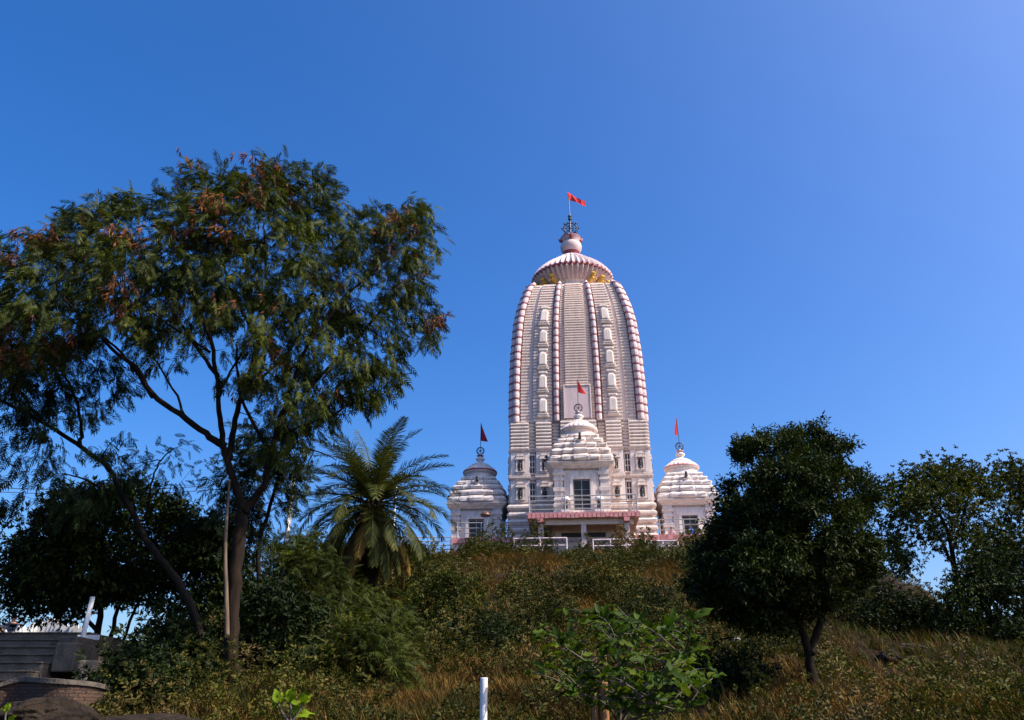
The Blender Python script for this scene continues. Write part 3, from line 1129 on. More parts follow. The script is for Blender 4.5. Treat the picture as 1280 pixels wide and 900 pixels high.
def person(loc, rz, label, shirt, trousers, group=None, arm=0.0, sit=False):
    e = empty('person', loc, rz, label, 'person', group)
    dz = -.40 if sit else 0.0
    P = {'pel': (0, 0, .92 + dz), 'bel': (0, 0, 1.08 + dz), 'che': (0, -.01, 1.28 + dz), 'nb': (0, 0, 1.43 + dz), 'nk': (0, -.01, 1.5 + dz), 'hd': (0, -.03, 1.58 + dz), 'tp': (0, -.02, 1.67 + dz)}
    for s_, n in ((-1, 'l'), (1, 'r')):
        P['sh' + n] = (s_ * .17, 0, 1.39 + dz)
        P['el' + n] = (s_ * .24, -.03 - arm * .1, 1.12 + dz)
        P['wr' + n] = (s_ * (.22 - .06 * arm), -.12 - arm * .18, .90 + .16 * arm + dz)
        P['hn' + n] = (s_ * (.21 - .06 * arm), -.17 - arm * .2, .82 + .2 * arm + dz)
        P['hp' + n] = (s_ * .09, 0, .88 + dz)
        if sit:
            P['kn' + n] = (s_ * .13, -.42, .50)
            P['an' + n] = (s_ * .11, -.42, .09)
            P['to' + n] = (s_ * .11, -.58, .04)
        else:
            P['kn' + n] = (s_ * .10, -.03, .48)
            P['an' + n] = (s_ * .10, .01, .09)
            P['to' + n] = (s_ * .11, -.13, .04)
    rad = {'pel': (.15, .11), 'bel': (.13, .1), 'che': (.16, .11), 'nb': .08, 'nk': .05, 'hd': (.075, .095), 'tp': (.06, .07), 'sh': .065, 'el': .042, 'wr': .03, 'hn': .03, 'hp': .085, 'kn': .058, 'an': .04, 'to': .035}
    ks = list(P)
    ix = {k: i for i, k in enumerate(ks)}
    E = [('pel', 'bel'), ('bel', 'che'), ('che', 'nb'), ('nb', 'nk'), ('nk', 'hd'), ('hd', 'tp')]
    for n in 'lr':
        E += [('nb', 'sh' + n), ('sh' + n, 'el' + n), ('el' + n, 'wr' + n), ('wr' + n, 'hn' + n), ('pel', 'hp' + n), ('hp' + n, 'kn' + n), ('kn' + n, 'an' + n), ('an' + n, 'to' + n)]

    def rd(k):
        return rad.get(k, rad.get(k[:2]))
    skin_obj('body', [P[k] for k in ks], [(ix[a], ix[b_]) for a, b_ in E], [rd(k) for k in ks], M_SKIN, e, ix['pel'])

    def cloth(name, keys, edges, mat, grow, root):
        j = {k: i for i, k in enumerate(keys)}
        rr = []
        for k in keys:
            r_ = rd(k)
            rr.append(tuple(q + grow for q in r_) if isinstance(r_, tuple) else r_ + grow)
        skin_obj(name, [P[k] for k in keys], [(j[a], j[b_]) for a, b_ in edges], rr, mat, e, j[root])
    cloth('shirt', ['pel', 'bel', 'che', 'nb', 'shl', 'ell', 'shr', 'elr'], [('pel', 'bel'), ('bel', 'che'), ('che', 'nb'), ('nb', 'shl'), ('shl', 'ell'), ('nb', 'shr'), ('shr', 'elr')], shirt, .022, 'che')
    cloth('trousers', ['pel', 'hpl', 'knl', 'anl', 'hpr', 'knr', 'anr'], [('pel', 'hpl'), ('hpl', 'knl'), ('knl', 'anl'), ('pel', 'hpr'), ('hpr', 'knr'), ('knr', 'anr')], trousers, .02, 'pel')
    b = MB()
    b.ball((0, .005, 1.645 + dz), .105, .86, 1.0, .75, n=12)
    b.build('hair', M_HAIR, e, True)
    b = MB()
    b.tube([(0, -.115, 1.60 + dz), (0, -.14, 1.565 + dz)], [.012, .02], 6)
    for s_ in (-1, 1):
        b.ball((s_ * .082, -.02, 1.585 + dz), .026, .5, 1, 1.2, n=6)
    b.build('nose_and_ears', M_SKIN, e, True)
    b = MB()
    for s_ in (-1, 1):
        b.ball((s_ * .033, -.108, 1.605 + dz), .012, n=6)
    b.build('eyes', M_HAIR, e, True)
    for s_, n in ((-1, 'l'), (1, 'r')):
        h = Vector(P['hn' + n])
        b = MB()
        dn = (h - Vector(P['wr' + n])).normalized()
        for f_ in range(4):
            q = h + Vector((0, (f_ - 1.5) * .018, 0)) + dn * .02
            b.tube([q, q + dn * .045, q + dn * (.075 + .008 * (f_ in (1, 2))) + Vector((-s_ * .015, 0, 0))], [.0085, .008, .006], 5)
        q = h + Vector((0, -.035, .02))
        b.tube([q, q + dn * .03 + Vector((-s_ * .02, -.015, 0)), q + dn * .055 + Vector((-s_ * .025, -.015, 0))], [.01, .009, .007], 5)
        b.build('fingers', M_SKIN, e, True)
    return e


C_BLUE = simple('blue_cotton', (.03, .10, .42), .8)
C_NAVY = simple('navy_cotton', (.015, .02, .045), .8)
C_RED = simple('red_cotton', (.42, .035, .03), .8)
C_PINK = simple('pale_pink_cotton', (.62, .42, .42), .8)
C_DKTR = simple('dark_trousers', (.03, .03, .035), .8)
p0 = at(864, 652, 58.9)
person((p0.x, p0.y, ZB + .45), R(15), 'person in blue shirt standing by the cream right shrine door', C_BLUE, C_DKTR)
p0 = at(839, 660, 58.4)
person((p0.x, p0.y, ZB + .12), R(-20), 'person in pale pink clothes behind the railing beside the tower', C_PINK, C_DKTR)
zc = tz(-15, 26)
p0 = at(19, 768, 26)
person((p0.x, p0.y, p0.z - 1.72), R(25), 'person in dark navy clothes with bare head above the stairs', C_NAVY, C_DKTR, 'people at the top of the stairs', arm=1.0)
p0 = at(1, 782, 24)
person((p0.x, p0.y, p0.z - 1.70), R(160), 'person in bright red clothes at the far left edge above the stairs', C_RED, C_RED, 'people at the top of the stairs')

# ------------------------------------------------------------------ trees


def inside(poly, p):
    x, y = p
    c = False
    j = len(poly) - 1
    for i in range(len(poly)):
        xi, yi = poly[i]
        xj, yj = poly[j]
        if (yi > y) != (yj > y) and x < (xj - xi) * (y - yi) / (yj - yi) + xi:
            c = not c
        j = i
    return c


def edge_dist(poly, p):
    best = 1e9
    P = Vector(p)
    for i in range(len(poly)):
        a, b_ = Vector(poly[i - 1]), Vector(poly[i])
        ab = b_ - a
        t = max(0, min(1, (P - a).dot(ab) / max(ab.length_squared, 1e-9)))
        best = min(best, (a + ab * t - P).length)
    return best


def sample_crown(poly, n, Y0, thick, soft, rng, holes=(), vgrad=0.0):
    xs = [p[0] for p in poly]
    ys = [p[1] for p in poly]
    out = []
    tries = 0
    while len(out) < n and tries < n * 80:
        tries += 1
        p = (rng.uniform(min(xs), max(xs)), rng.uniform(min(ys), max(ys)))
        if not inside(poly, p):
            continue
        if vgrad and rng.random() < vgrad * (p[1] - min(ys)) / (max(ys) - min(ys)):
            continue
        skip = False
        for cx, cy, rx, ry, pr in holes:
            if ((p[0] - cx) / rx) ** 2 + ((p[1] - cy) / ry) ** 2 < 1 and rng.random() < pr:
                skip = True
        if skip:
            continue
        d = edge_dist(poly, p)
        t = thick * min(1, d / soft) ** .5
        out.append(at(p[0], p[1], Y0 + rng.uniform(-t, t)))
    return out


def resample(pts, step):
    out = []
    for a, b_ in zip(pts[:-1], pts[1:]):
        n = max(1, int((b_ - a).length / step))
        for i in range(n):
            out.append(a.lerp(b_, i / n))
    out.append(pts[-1])
    return out


def smooth_path(P, it=2):
    for _ in range(it):
        Q = [P[0]]
        for a, b_ in zip(P[:-1], P[1:]):
            Q += [a.lerp(b_, .25), a.lerp(b_, .75)]
        Q.append(P[-1])
        P = Q
    return P


def _p(q):
    return Vector(q[:3]) if len(q) == 4 else at(*q)


def grow_tree(name, label, cat, limbs, targets, tmpl, per, leaf, bark, seed=0, spread=.35, droop=.25, group=None, scale=(.8, 1.25), twig_r=.02, pods=0, crown_name='crown', base=None, podt=None, podsel=None, upw=.3):
    rng = random.Random(seed)
    nr = np.random.default_rng(seed)
    paths = [(smooth_path([_p(q) for q in pts]), r0, r1) for pts, r0, r1 in limbs]
    if base is None:
        base = paths[0][0][0].copy()
    e = empty(name, base, 0, label, cat, group)
    b = MB()
    nodes, nrad = [], []
    for P, r0, r1 in paths:
        P = resample(P, .22)
        n = len(P)
        jit = [Vector((rng.gauss(0, 1), rng.gauss(0, 1), rng.gauss(0, .5))) * .012 for _ in P]
        P = [p + j for p, j in zip(P, jit)]
        rad = [r0 + (r1 - r0) * (i / (n - 1)) ** .8 for i in range(n)]
        rad = [q * rng.uniform(.93, 1.07) for q in rad]
        b.tube([p - base for p in P], rad, 9)
        s0 = int(n * .3)
        nodes += [tuple(p) for p in P[s0:]]
        nrad += rad[s0:]
    A = np.array(nodes)
    order = sorted(range(len(targets)), key=lambda i: np.min(((A - np.array(targets[i])) ** 2).sum(1)))
    dirs, poss = [], []
    cen = sum(targets, Vector()) / len(targets)
    buf = [A]
    for i in order:
        tg = targets[i]
        t_ = np.array(tg)
        dv = A - t_
        cost = (dv ** 2).sum(1) + np.where(dv[:, 2] > 0, dv[:, 2] * .8, 0)
        j = int(cost.argmin())
        p0 = Vector(A[j])
        L = (tg - p0).length
        if L < .02:
            continue
        r_ = min(nrad[j] * .7, twig_r * (.35 + .5 * L))
        mid = p0.lerp(tg, .5) + Vector((rng.gauss(0, 1), rng.gauss(0, 1), rng.gauss(.4, 1))) * L * .12
        pts = []
        for k in range(5):
            q = k / 4
            pts.append((p0 * (1 - q) ** 2 + mid * 2 * q * (1 - q) + tg * q * q))
        b.tube([p - base for p in pts], [max(.004, r_ * (1 - .75 * k / 4)) for k in range(5)], 5)
        A = np.vstack([A, [tuple(p) for p in pts[1:]]])
        nrad += [max(.004, r_ * (1 - .75 * k / 4)) for k in range(1, 5)]
        d0 = (tg - mid).normalized()
        out = (tg - cen).normalized()
        for k in range(per):
            q = rng.uniform(.35, 1.05)
            p = p0 * (1 - q) ** 2 + mid * 2 * q * (1 - q) + tg * q * q
            p = p + Vector((rng.gauss(0, 1), rng.gauss(0, 1), rng.gauss(0, .8))) * spread
            dd = d0 * .5 + out * .5 + Vector((rng.gauss(0, .7), rng.gauss(0, .7), rng.gauss(upw, .5) - droop))
            poss.append(tuple(p - base))
            dirs.append(tuple(dd))
    b.build('trunk', bark, e, True)
    poss = np.array(poss)
    dirs = np.array(dirs)
    sc = nr.uniform(scale[0], scale[1], len(poss))
    Vv, Ff = stamp(tmpl[0], tmpl[1], poss, frames(dirs, nr), sc)
    mesh_np(crown_name, Vv, Ff, leaf, e)
    if pods:
        T_ = podt if podt is not None else targets
        pp = []
        cand = [t for t in T_ if podsel is None or podsel(t)]
        for i in range(pods):
            t = rng.choice(cand)
            t = t + (t - cen).normalized() * .04 + Vector((0, -.28, 0))
            for _ in range(5):
                pp.append(tuple(t - base + Vector((rng.gauss(0, .13), rng.gauss(0, .16), rng.gauss(-.05, .1)))))
        pp = np.array(pp)
        dd = nr.normal(0, .35, pp.shape) + np.array([0, 0, -1.0])
        Vv, Ff = stamp(T_POD[0], T_POD[1], pp, frames(dd, nr, (0, 1, 0)), nr.uniform(.7, 1.2, len(pp)))
        mesh_np('seed_pods', Vv, Ff, M_POD, e)
    return e


FEA = t_feather()
rg = random.Random(11)
# --- the big feathery tree
polyA = [(-60, 300), (0, 298), (40, 285), (72, 300), (78, 255), (112, 262), (160, 240), (195, 252), (235, 203), (275, 222), (305, 205), (352, 193), (398, 212), (425, 248), (470, 262), (520, 243),
         (550, 285), (555, 325), (528, 345), (538, 385), (556, 402), (540, 432), (512, 430), (520, 465), (490, 480), (465, 505), (440, 500), (412, 540), (378, 572), (335, 570), (310, 520), (275, 475),
         (235, 455), (195, 470), (150, 430), (100, 450), (40, 460), (-60, 470)]
tA = sample_crown(polyA, 980, 14.3, 2.0, 70, rg, holes=[(250, 450, 55, 45, .85), (228, 485, 48, 32, .95), (330, 500, 35, 45, .35), (110, 425, 70, 25, .45), (180, 300, 20, 15, .5),
                                                         (400, 300, 20, 15, .4), (300, 410, 40, 22, .5), (60, 360, 30, 16, .5), (450, 370, 22, 18, .5)], vgrad=.38)
YA = 14.2
limA = [
    ([(292, 905, YA), (291, 850, YA), (288, 790, YA), (292, 740, YA), (299, 670, YA), (304, 640, YA)], .13, .105),
    ([(304, 640, YA), (296, 610, YA), (287, 586, YA), (279, 556, YA), (274, 520, YA - .2), (272, 470, YA - .5), (262, 420, YA - .8), (240, 360, YA - 1.0)], .09, .025),
    ([(304, 640, YA), (318, 622, YA), (330, 608, YA - .1), (338, 567, YA - .2), (349, 524, YA - .4), (364, 483, YA - .7), (385, 430, YA - 1.0), (400, 370, YA - 1.2)], .085, .025),
    ([(280, 558, YA), (262, 546, YA), (231, 521, YA - .1), (190, 496, YA - .3), (173, 460, YA - .5), (144, 440, YA - .7), (110, 405, YA - .9), (70, 360, YA - 1.0)], .075, .02),
    ([(190, 496, YA - .3), (165, 455, YA + .3), (130, 420, YA + .6), (85, 400, YA + .9)], .04, .015),
    ([(286, 575, YA), (293, 530, YA + .2), (302, 490, YA + .5), (325, 430, YA + .9), (335, 350, YA + 1.2), (330, 280, YA + 1.3)], .07, .02),
    ([(272, 470, YA - .5), (250, 440, YA), (215, 390, YA + .5), (190, 330, YA + .8)], .05, .015),
    ([(349, 524, YA - .4), (400, 470, YA), (450, 420, YA + .3), (500, 360, YA + .4)], .055, .015),
    ([(385, 430, YA - 1), (430, 370, YA - .8), (490, 320, YA - .6)], .04, .012),
    ([(325, 430, YA + .9), (290, 370, YA + 1), (270, 300, YA + .8)], .04, .012),
    ([(338, 567, YA - .2), (300, 500, YA - .6), (295, 430, YA - 1.2)], .045, .015),
    ([(272, 500, YA - .3), (290, 460, YA - .6), (320, 420, YA - .9), (345, 370, YA - 1.1)], .03, .01),
    ([(262, 440, YA - .7), (235, 420, YA - .9), (200, 400, YA - 1.1), (160, 360, YA - 1.2)], .03, .01),
    ([(302, 490, YA + .5), (345, 460, YA + .8), (390, 400, YA + 1.1), (430, 350, YA + 1.2)], .03, .01),
    ([(341, 550, YA - .2), (380, 530, YA - .5), (420, 520, YA - .7), (455, 480, YA - .8)], .03, .01),
    ([(231, 521, YA - .1), (215, 480, YA + .3), (180, 430, YA + .6), (150, 380, YA + .9)], .03, .01),
]
grow_tree('feathery_tree', 'tall feathery tree with reddish pods and forked trunk left of the palm', 'tree', limA, tA, FEA, 10, L_FEATHER, M_BARK, 21, .12, .7, pods=150, scale=(.6, 1.05),
          podsel=lambda t: t.z > 7.2 and mnoise.noise(Vector(t) * .8 + Vector((3, 0, 0))) > .12, upw=.1)
# --- the tree leaning to the left
polyB = [(-140, 300), (-20, 340), (60, 420), (150, 450), (188, 490), (165, 520), (150, 560), (178, 600), (120, 628), (92, 655), (62, 645), (45, 605), (10, 640), (-100, 650)]
tB = sample_crown(polyB, 260, 15.5, 1.6, 60, rg, holes=[(120, 560, 45, 40, .75), (40, 560, 70, 30, .5), (20, 600, 40, 25, .6)], vgrad=.5)
YB = 15.5
limB = [
    ([(268, 835, YB), (248, 780, YB), (228, 735, YB), (210, 710, YB), (185, 680, YB), (165, 640, YB), (150, 610, YB), (135, 582, YB), (110, 565, YB), (85, 548, YB), (55, 528, YB), (0, 500, YB), (-60, 470, YB)], .085, .03),
    ([(98, 556, YB), (103, 540, YB), (98, 510, YB - .2), (85, 475, YB - .4), (65, 440, YB - .6)], .05, .015),
    ([(55, 528, YB), (30, 500, YB + .4), (5, 450, YB + .7), (-30, 400, YB + .8)], .04, .015),
    ([(137, 620, YB - .1), (110, 600, YB - .4), (80, 592, YB - .7)], .03, .01),
]
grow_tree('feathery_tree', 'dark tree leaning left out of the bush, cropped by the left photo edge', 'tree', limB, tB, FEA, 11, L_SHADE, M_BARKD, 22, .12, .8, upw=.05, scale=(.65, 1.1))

# twigs between them with sparse leaves
polyT = [(150, 545), (215, 540), (258, 575), (262, 610), (200, 612), (172, 600)]
tT = sample_crown(polyT, 26, 17, .6, 20, rg)
grow_tree('sapling', 'thin sparse sapling against the sky between the two feathery trees', 'tree',
          [([(182, 650, 17), (190, 600, 17), (200, 575, 17), (215, 562, 17)], .03, .012), ([(200, 575, 17), (185, 578, 17), (160, 580, 17)], .015, .006)], tT, FEA, 5, L_SHADE, M_BARKD, 23, .15, .7, scale=(.5, .85))

# --- second slim trunks beside the big tree, with lower foliage
polyC = [(300, 540), (345, 570), (375, 565), (385, 590), (375, 640), (360, 660), (330, 680), (262, 690), (240, 640), (262, 600), (290, 600)]
tC = sample_crown(polyC, 120, 17.5, 1.0, 40, rg, holes=[(345, 640, 25, 45, .85), (405, 615, 25, 40, .7), (255, 600, 25, 30, .8)])
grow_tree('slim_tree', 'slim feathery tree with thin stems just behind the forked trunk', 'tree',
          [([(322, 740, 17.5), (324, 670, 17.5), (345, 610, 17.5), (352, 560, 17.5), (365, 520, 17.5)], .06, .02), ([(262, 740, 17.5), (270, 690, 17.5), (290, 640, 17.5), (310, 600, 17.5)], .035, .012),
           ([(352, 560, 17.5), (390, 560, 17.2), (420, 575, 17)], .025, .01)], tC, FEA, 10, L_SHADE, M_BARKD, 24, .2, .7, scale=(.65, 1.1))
e = empty('sunlit_trunk', at(284, 795, 13.8), 0, 'slim trunk coloured pale as if sunlit, standing beside the forked tree trunk', 'tree')
b = MB()
P = smooth_path([at(284, 795, 13.8), at(283, 740, 13.8), at(281, 690, 13.8), at(284, 640, 13.9), at(287, 600, 14.0)])
b.tube([p - Vector(e.location) for p in P], [.042 - .024 * i / len(P) for i in range(len(P))], 8)
b.build('trunk', M_BARKP, e, True)  # sun on this stretch of trunk is painted by the pale bark

# --- rounded dark bush tree above the stairs
BRO = t_cluster(7, .13, .055, .9, 4)
polyD = [(0, 745), (15, 705), (22, 680), (50, 650), (95, 622), (140, 612), (200, 615), (240, 640), (275, 670), (300, 700), (320, 760), (300, 800), (250, 810), (205, 760), (160, 740), (110, 745), (85, 770), (60, 760), (25, 775), (5, 770)]
tD = sample_crown(polyD, 330, 18.5, 1.9, 50, rg, vgrad=.2)
grow_tree('bushy_tree', 'low dark rounded tree spreading above the stone stairs', 'tree',
          [([(118, 840, 18.5), (122, 790, 18.5), (128, 740, 18.5), (150, 690, 18.5)], .1, .04), ([(132, 835, 18.6), (140, 780, 18.6), (165, 720, 18.4)], .07, .03), ([(122, 790, 18.5), (95, 755, 18.5), (75, 720, 18.5), (60, 690, 18.5)], .05, .02),
           ([(148, 830, 18.6), (160, 770, 18.7), (210, 700, 18.6)], .05, .02)], tD, BRO, 22, L_DARK, M_BARKD, 25, .24, .2, scale=(.8, 1.3))

# --- the date palm
pc = at(466, 630, 30)
pg = tz(pc.x, 30)
pm = empty('date_palm', (pc.x, 30, pg), 0, 'date palm with arching fronds and dry golden skirt beside the left shrine', 'palm tree')
b = MB()
hh = pc.z - pg
n = 26
rs = []
for i in range(n + 1):
    q = i / n
    r_ = .24 + .05 * math.sin(q * 90) + .1 * q
    rs.append([(r_ * (1 + .12 * math.sin(5 * 2 * math.pi * k / 15 + i * 2.1)) * math.cos(2 * math.pi * k / 15), r_ * math.sin(2 * math.pi * k / 15), q * (hh + .1)) for k in range(15)])
b.rings(rs)
b.build('trunk', M_BARK, pm)
b = MB()
for i in range(60):
    a = i * 2.4
    q = i / 60
    z = hh * (.55 + .45 * q)
    c_, s_ = math.cos(a), math.sin(a)
    b.tube([(.26 * c_, .26 * s_, z - .1), (.42 * c_, .42 * s_, z + .15), (.5 * c_, .5 * s_, z + .34)], [.07, .055, .03], 5)
b.build('leaf_bases', M_BARKP, pm)


def frond(az, el, L, curl, dry, seed):
    r = random.Random(seed)
    m = MB()
    N = 16
    p = Vector((0, 0, hh))
    d = Vector((math.cos(az) * math.cos(el), math.sin(az) * math.cos(el), math.sin(el)))
    pts = []
    side = Vector((-math.sin(az), math.cos(az), 0))
    e_ = el
    for i in range(N + 1):
        pts.append(p.copy())
        q = i / N
        e_ = el - curl * q ** 1.3
        d = Vector((math.cos(az) * math.cos(e_), math.sin(az) * math.cos(e_), math.sin(e_)))
        p = p + d * L / N
    m.tube(pts, [.035 * (1 - .85 * i / N) for i in range(N + 1)], 5)
    o0 = len(m.f)
    K = 62
    for i in range(K):
        q = .14 + .85 * i / K
        k = min(N - 1, int(q * N))
        f = q * N - k
        c = pts[k].lerp(pts[k + 1], f)
        t = (pts[k + 1] - pts[k]).normalized()
        up = side.cross(t)
        if up.z < 0 and abs(t.z) < .7:
            up = -up
        ln = (.52 * math.sin(math.pi * min(1, .22 + q * .78)) ** .6 + .08) * L / 3.4 * r.uniform(.85, 1.1)
        for s_ in (-1, 1):
            dv = (t * (.55 + .3 * q) + side * s_ * .8 + up * (.34 + r.uniform(-.2, .2)) + Vector((0, 0, -.22 if not dry else -.5))).normalized()
            wv = dv.cross(up).normalized() * .02
            b1 = c + dv * ln * .5
            tp = c + dv * ln + Vector((0, 0, -.09 * ln))
            o = len(m.v)
            m.v += [c - wv * .6, c + wv * .6, b1 + wv, b1 - wv, tp]
            m.f += [(o, o + 1, o + 2, o + 3), (o + 3, o + 2, o + 4)]
            m.m += [0, 0]
    return m


r5 = random.Random(5)
nf = 0
for ring, (num, el, curl, L, dry) in enumerate(((6, 80, 52, 3.7, 0), (8, 60, 66, 4.0, 0), (13, 36, 70, 4.1, 0), (18, 12, 66, 3.9, 0), (15, -16, 60, 3.7, 0), (18, -42, 44, 3.5, 1), (10, -62, 22, 3.2, 1))):
    for i in range(num):
        az = 2 * math.pi * (i + r5.uniform(-.3, .3)) / num + ring * .6
        m = frond(az, R(el + r5.uniform(-10, 10)), L * r5.uniform(.85, 1.05), R(curl * r5.uniform(.8, 1.2)), dry, nf)
        o = m.build('frond', L_PALMD if dry and r5.random() < .7 else L_PALM, pm)
        if dry and o.data.materials[0] == L_PALMD:
            o['label'] = 'dry golden frond hanging down'
        nf += 1

# --- feathery shrubs at the foot of the palm
FE2 = t_feather(.30, 7, .13, .02, 8)


def shrub(poly, n, Y, thick, label, leaf, tm, per, seed, name='shrub', bark=M_BARKD, spread=.2, cat='shrub', group='shrubs on the hillside', droop=.4, vg=0.0, soft=40, scale=(.8, 1.25)):
    r_ = random.Random(seed)
    t_ = sample_crown(poly, n, Y, thick, soft, r_, vgrad=vg)
    xs = [p[0] for p in poly]
    ys = [p[1] for p in poly]
    cx = sum(xs) / len(xs)
    p = at(cx, max(ys), Y)
    zg = tz(p.x, Y)
    zb = min(zg, p.z) - .1
    bx = Vector((p.x, Y, zb))
    lim = []
    for k in range(4):
        tg = t_[(k * 37) % len(t_)]
        m1 = bx.lerp(tg, .5) + Vector((0, 0, .15))
        lim.append(([bx, m1, tg], .04, .012))
    rngs = [([tuple(q) + (0,) for q in pts], a, c) for pts, a, c in lim]
    return grow_tree(name, label, cat, [([q[:3] + (0,) for q in pts], a, c) for pts, a, c in rngs], t_, tm, per, leaf, bark, seed, spread, droop, group, scale=scale, base=bx)


shrub([(340, 690), (360, 668), (390, 672), (415, 700), (440, 735), (475, 745), (510, 755), (505, 790), (470, 820), (420, 800), (380, 790), (345, 760)], 190, 21, 1.0,
      'bright green feathery shrub at the foot of the date palm', L_FEATHER, FE2, 16, 31, droop=.4, scale=(.6, 1.0))
shrub([(410, 800), (470, 785), (505, 810), (510, 860), (470, 885), (400, 870)], 80, 15, .7, 'low feathery shrub below the palm, above the dry grass', L_FEATHER, FE2, 12, 32, scale=(.6, 1.0))
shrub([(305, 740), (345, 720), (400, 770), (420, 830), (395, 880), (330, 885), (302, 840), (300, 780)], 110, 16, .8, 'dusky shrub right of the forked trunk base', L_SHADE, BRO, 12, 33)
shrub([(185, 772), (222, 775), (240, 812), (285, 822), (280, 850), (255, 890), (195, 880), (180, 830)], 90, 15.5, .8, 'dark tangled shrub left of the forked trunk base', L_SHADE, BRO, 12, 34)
shrub([(122, 850), (140, 822), (175, 812), (205, 830), (215, 880), (195, 900), (128, 895)], 70, 12.2, .5, 'dark leafy shrub between the brick wall and the tree trunks', L_SHADE, BRO, 12, 36, scale=(.5, .9))
shrub([(505, 745), (540, 720), (600, 730), (610, 790), (590, 830), (530, 840), (500, 810)], 110, 24, 1.0, 'dark olive shrub right of the hanging palm fronds', L_OLIVE, BRO, 12, 35)

# --- dark round tree on the right
polyE = [(893, 650), (885, 625), (905, 600), (925, 595), (912, 560), (935, 548), (965, 545), (985, 535), (1015, 533), (1050, 550), (1072, 560), (1080, 582), (1102, 590), (1110, 630), (1105, 660), (1110, 690), (1098, 722), (1070, 738),
         (1045, 752), (1020, 765), (980, 782), (940, 785), (900, 775), (868, 745), (858, 710), (868, 680)]
polyE = [(1000 + (x - 1000) * .90, y) for x, y in polyE]
tE = sample_crown(polyE, 560, 13.6, 1.45, 60, rg, holes=[(930, 590, 22, 14, .8), (1060, 610, 20, 16, .8), (900, 690, 16, 14, .7), (1085, 660, 16, 20, .7), (985, 745, 30, 14, .5), (1045, 715, 25, 16, .6), (1020, 760, 40, 25, .6), (1060, 575, 14, 10, .8), (970, 640, 16, 12, .6), (1030, 650, 16, 12, .6)])
YE = 13.6
limE = [
    ([(1017, 895, YE), (1016, 850, YE), (1012, 820, YE), (1006, 800, YE), (1000, 780, YE), (990, 750, YE), (975, 700, YE)], .105, .035),
    ([(1014, 815, YE), (1022, 785, YE), (1030, 760, YE), (1028, 720, YE), (1040, 670, YE), (1050, 620, YE)], .075, .025),
    ([(1028, 775, YE), (1038, 752, YE), (1060, 720, YE - .4), (1075, 680, YE - .4)], .04, .015),
    ([(1000, 780, YE), (960, 730, YE + .4), (920, 700, YE + .4)], .04, .015),
    ([(990, 750, YE), (1005, 680, YE + .6), (1000, 600, YE + .4)], .045, .015),
    ([(975, 700, YE), (950, 640, YE - .6), (945, 590, YE - .4)], .03, .012)]
BR3 = t_cluster(7, .085, .034, .9, 15)
BR2 = t_cluster(7, .115, .05, .9, 14)
grow_tree('broadleaf_tree', 'dense dark round tree with forked trunk right of the cream shrine', 'tree', limE, tE, BR3, 22, L_DARK, M_BARK, 26, .095, .15, scale=(.65, 1.25))
# --- airy tree on the far right
polyF = [(1108, 640), (1112, 605), (1140, 592), (1180, 580), (1225, 583), (1265, 580), (1330, 610), (1340, 690), (1290, 720), (1240, 735), (1215, 745), (1185, 715), (1160, 700), (1150, 730), (1120, 715), (1108, 690)]
tF = sample_crown(polyF, 430, 27, 2.2, 50, rg, holes=[(1150, 670, 30, 25, .85), (1165, 715, 30, 35, .95), (1205, 660, 22, 22, .6), (1240, 650, 30, 20, .5)])
YF = 27
grow_tree('broadleaf_tree', 'airy olive tree with branching stems seen against the sky at far right', 'tree',
          [([(1225, 850, YF), (1213, 800, YF), (1205, 765, YF), (1196, 730, YF), (1192, 700, YF), (1185, 660, YF), (1160, 620, YF)], .17, .04),
           ([(1193, 710, YF), (1175, 670, YF - .4), (1145, 640, YF - .6)], .07, .02),
           ([(1205, 765, YF), (1220, 720, YF + .3), (1250, 670, YF + .4), (1262, 630, YF + .4)], .08, .02),
           ([(1190, 690, YF), (1205, 640, YF + .6), (1215, 605, YF + .6)], .06, .02)], tF, BR2, 17, L_OLIVE, M_BARKD, 27, .26, .15, scale=(.9, 1.4))
# --- larger bushes standing out of the scrub
L_HILLG = leafmat('hill_bush_leaf', (0.022, 0.036, 0.010), (0.042, 0.06, 0.014), (0.085, 0.10, 0.022), 0.15, k=.85)
BRH = t_cluster(6, .12, .05, .9, 16)
for poly, n, Y, th, lb, lf, sd in (
        ([(566, 690), (585, 676), (612, 668), (640, 678), (655, 700), (640, 722), (580, 722)], 70, 48, 1.3, 'green bush on the hill crest right below the greyish shrine', L_HILLG, 71),
        ([(696, 698), (706, 686), (722, 676), (738, 688), (760, 704), (750, 724), (700, 722)], 60, 47, 1.3, 'green bush on the hill crest right below the balcony columns', L_HILLG, 72),
        ([(790, 700), (810, 684), (838, 682), (858, 700), (850, 730), (800, 735)], 60, 45, 1.2, 'olive bush on the hill crest below the cream right shrine', L_OLIVE, 73),
        ([(556, 790), (580, 770), (620, 768), (648, 785), (650, 818), (615, 832), (565, 828)], 90, 21, .8, 'dark bush above the dry grass left of the white pipe top', L_SHADE, 74),
        ([(640, 770), (665, 752), (700, 748), (722, 768), (715, 800), (660, 808)], 80, 25, .9, 'dark thicket on mid slope just left above the sapling', L_DARK, 75),
        ([(775, 750), (800, 735), (840, 740), (862, 765), (850, 800), (800, 805), (780, 785)], 90, 25, .9, 'dark thicket on mid slope behind the right half of the sapling', L_DARK, 76),
        ([(855, 832), (890, 822), (930, 824), (952, 840), (920, 868), (870, 866)], 50, 14, .5, 'dark weedy bush in the shade left of the round tree trunk', L_SHADE, 77)):
    shrub(poly, n, Y, th, lb, lf, BRH, 14, sd, 'bush', cat='bush', soft=22, scale=(.7, 1.3) if Y > 30 else (.5, .95))
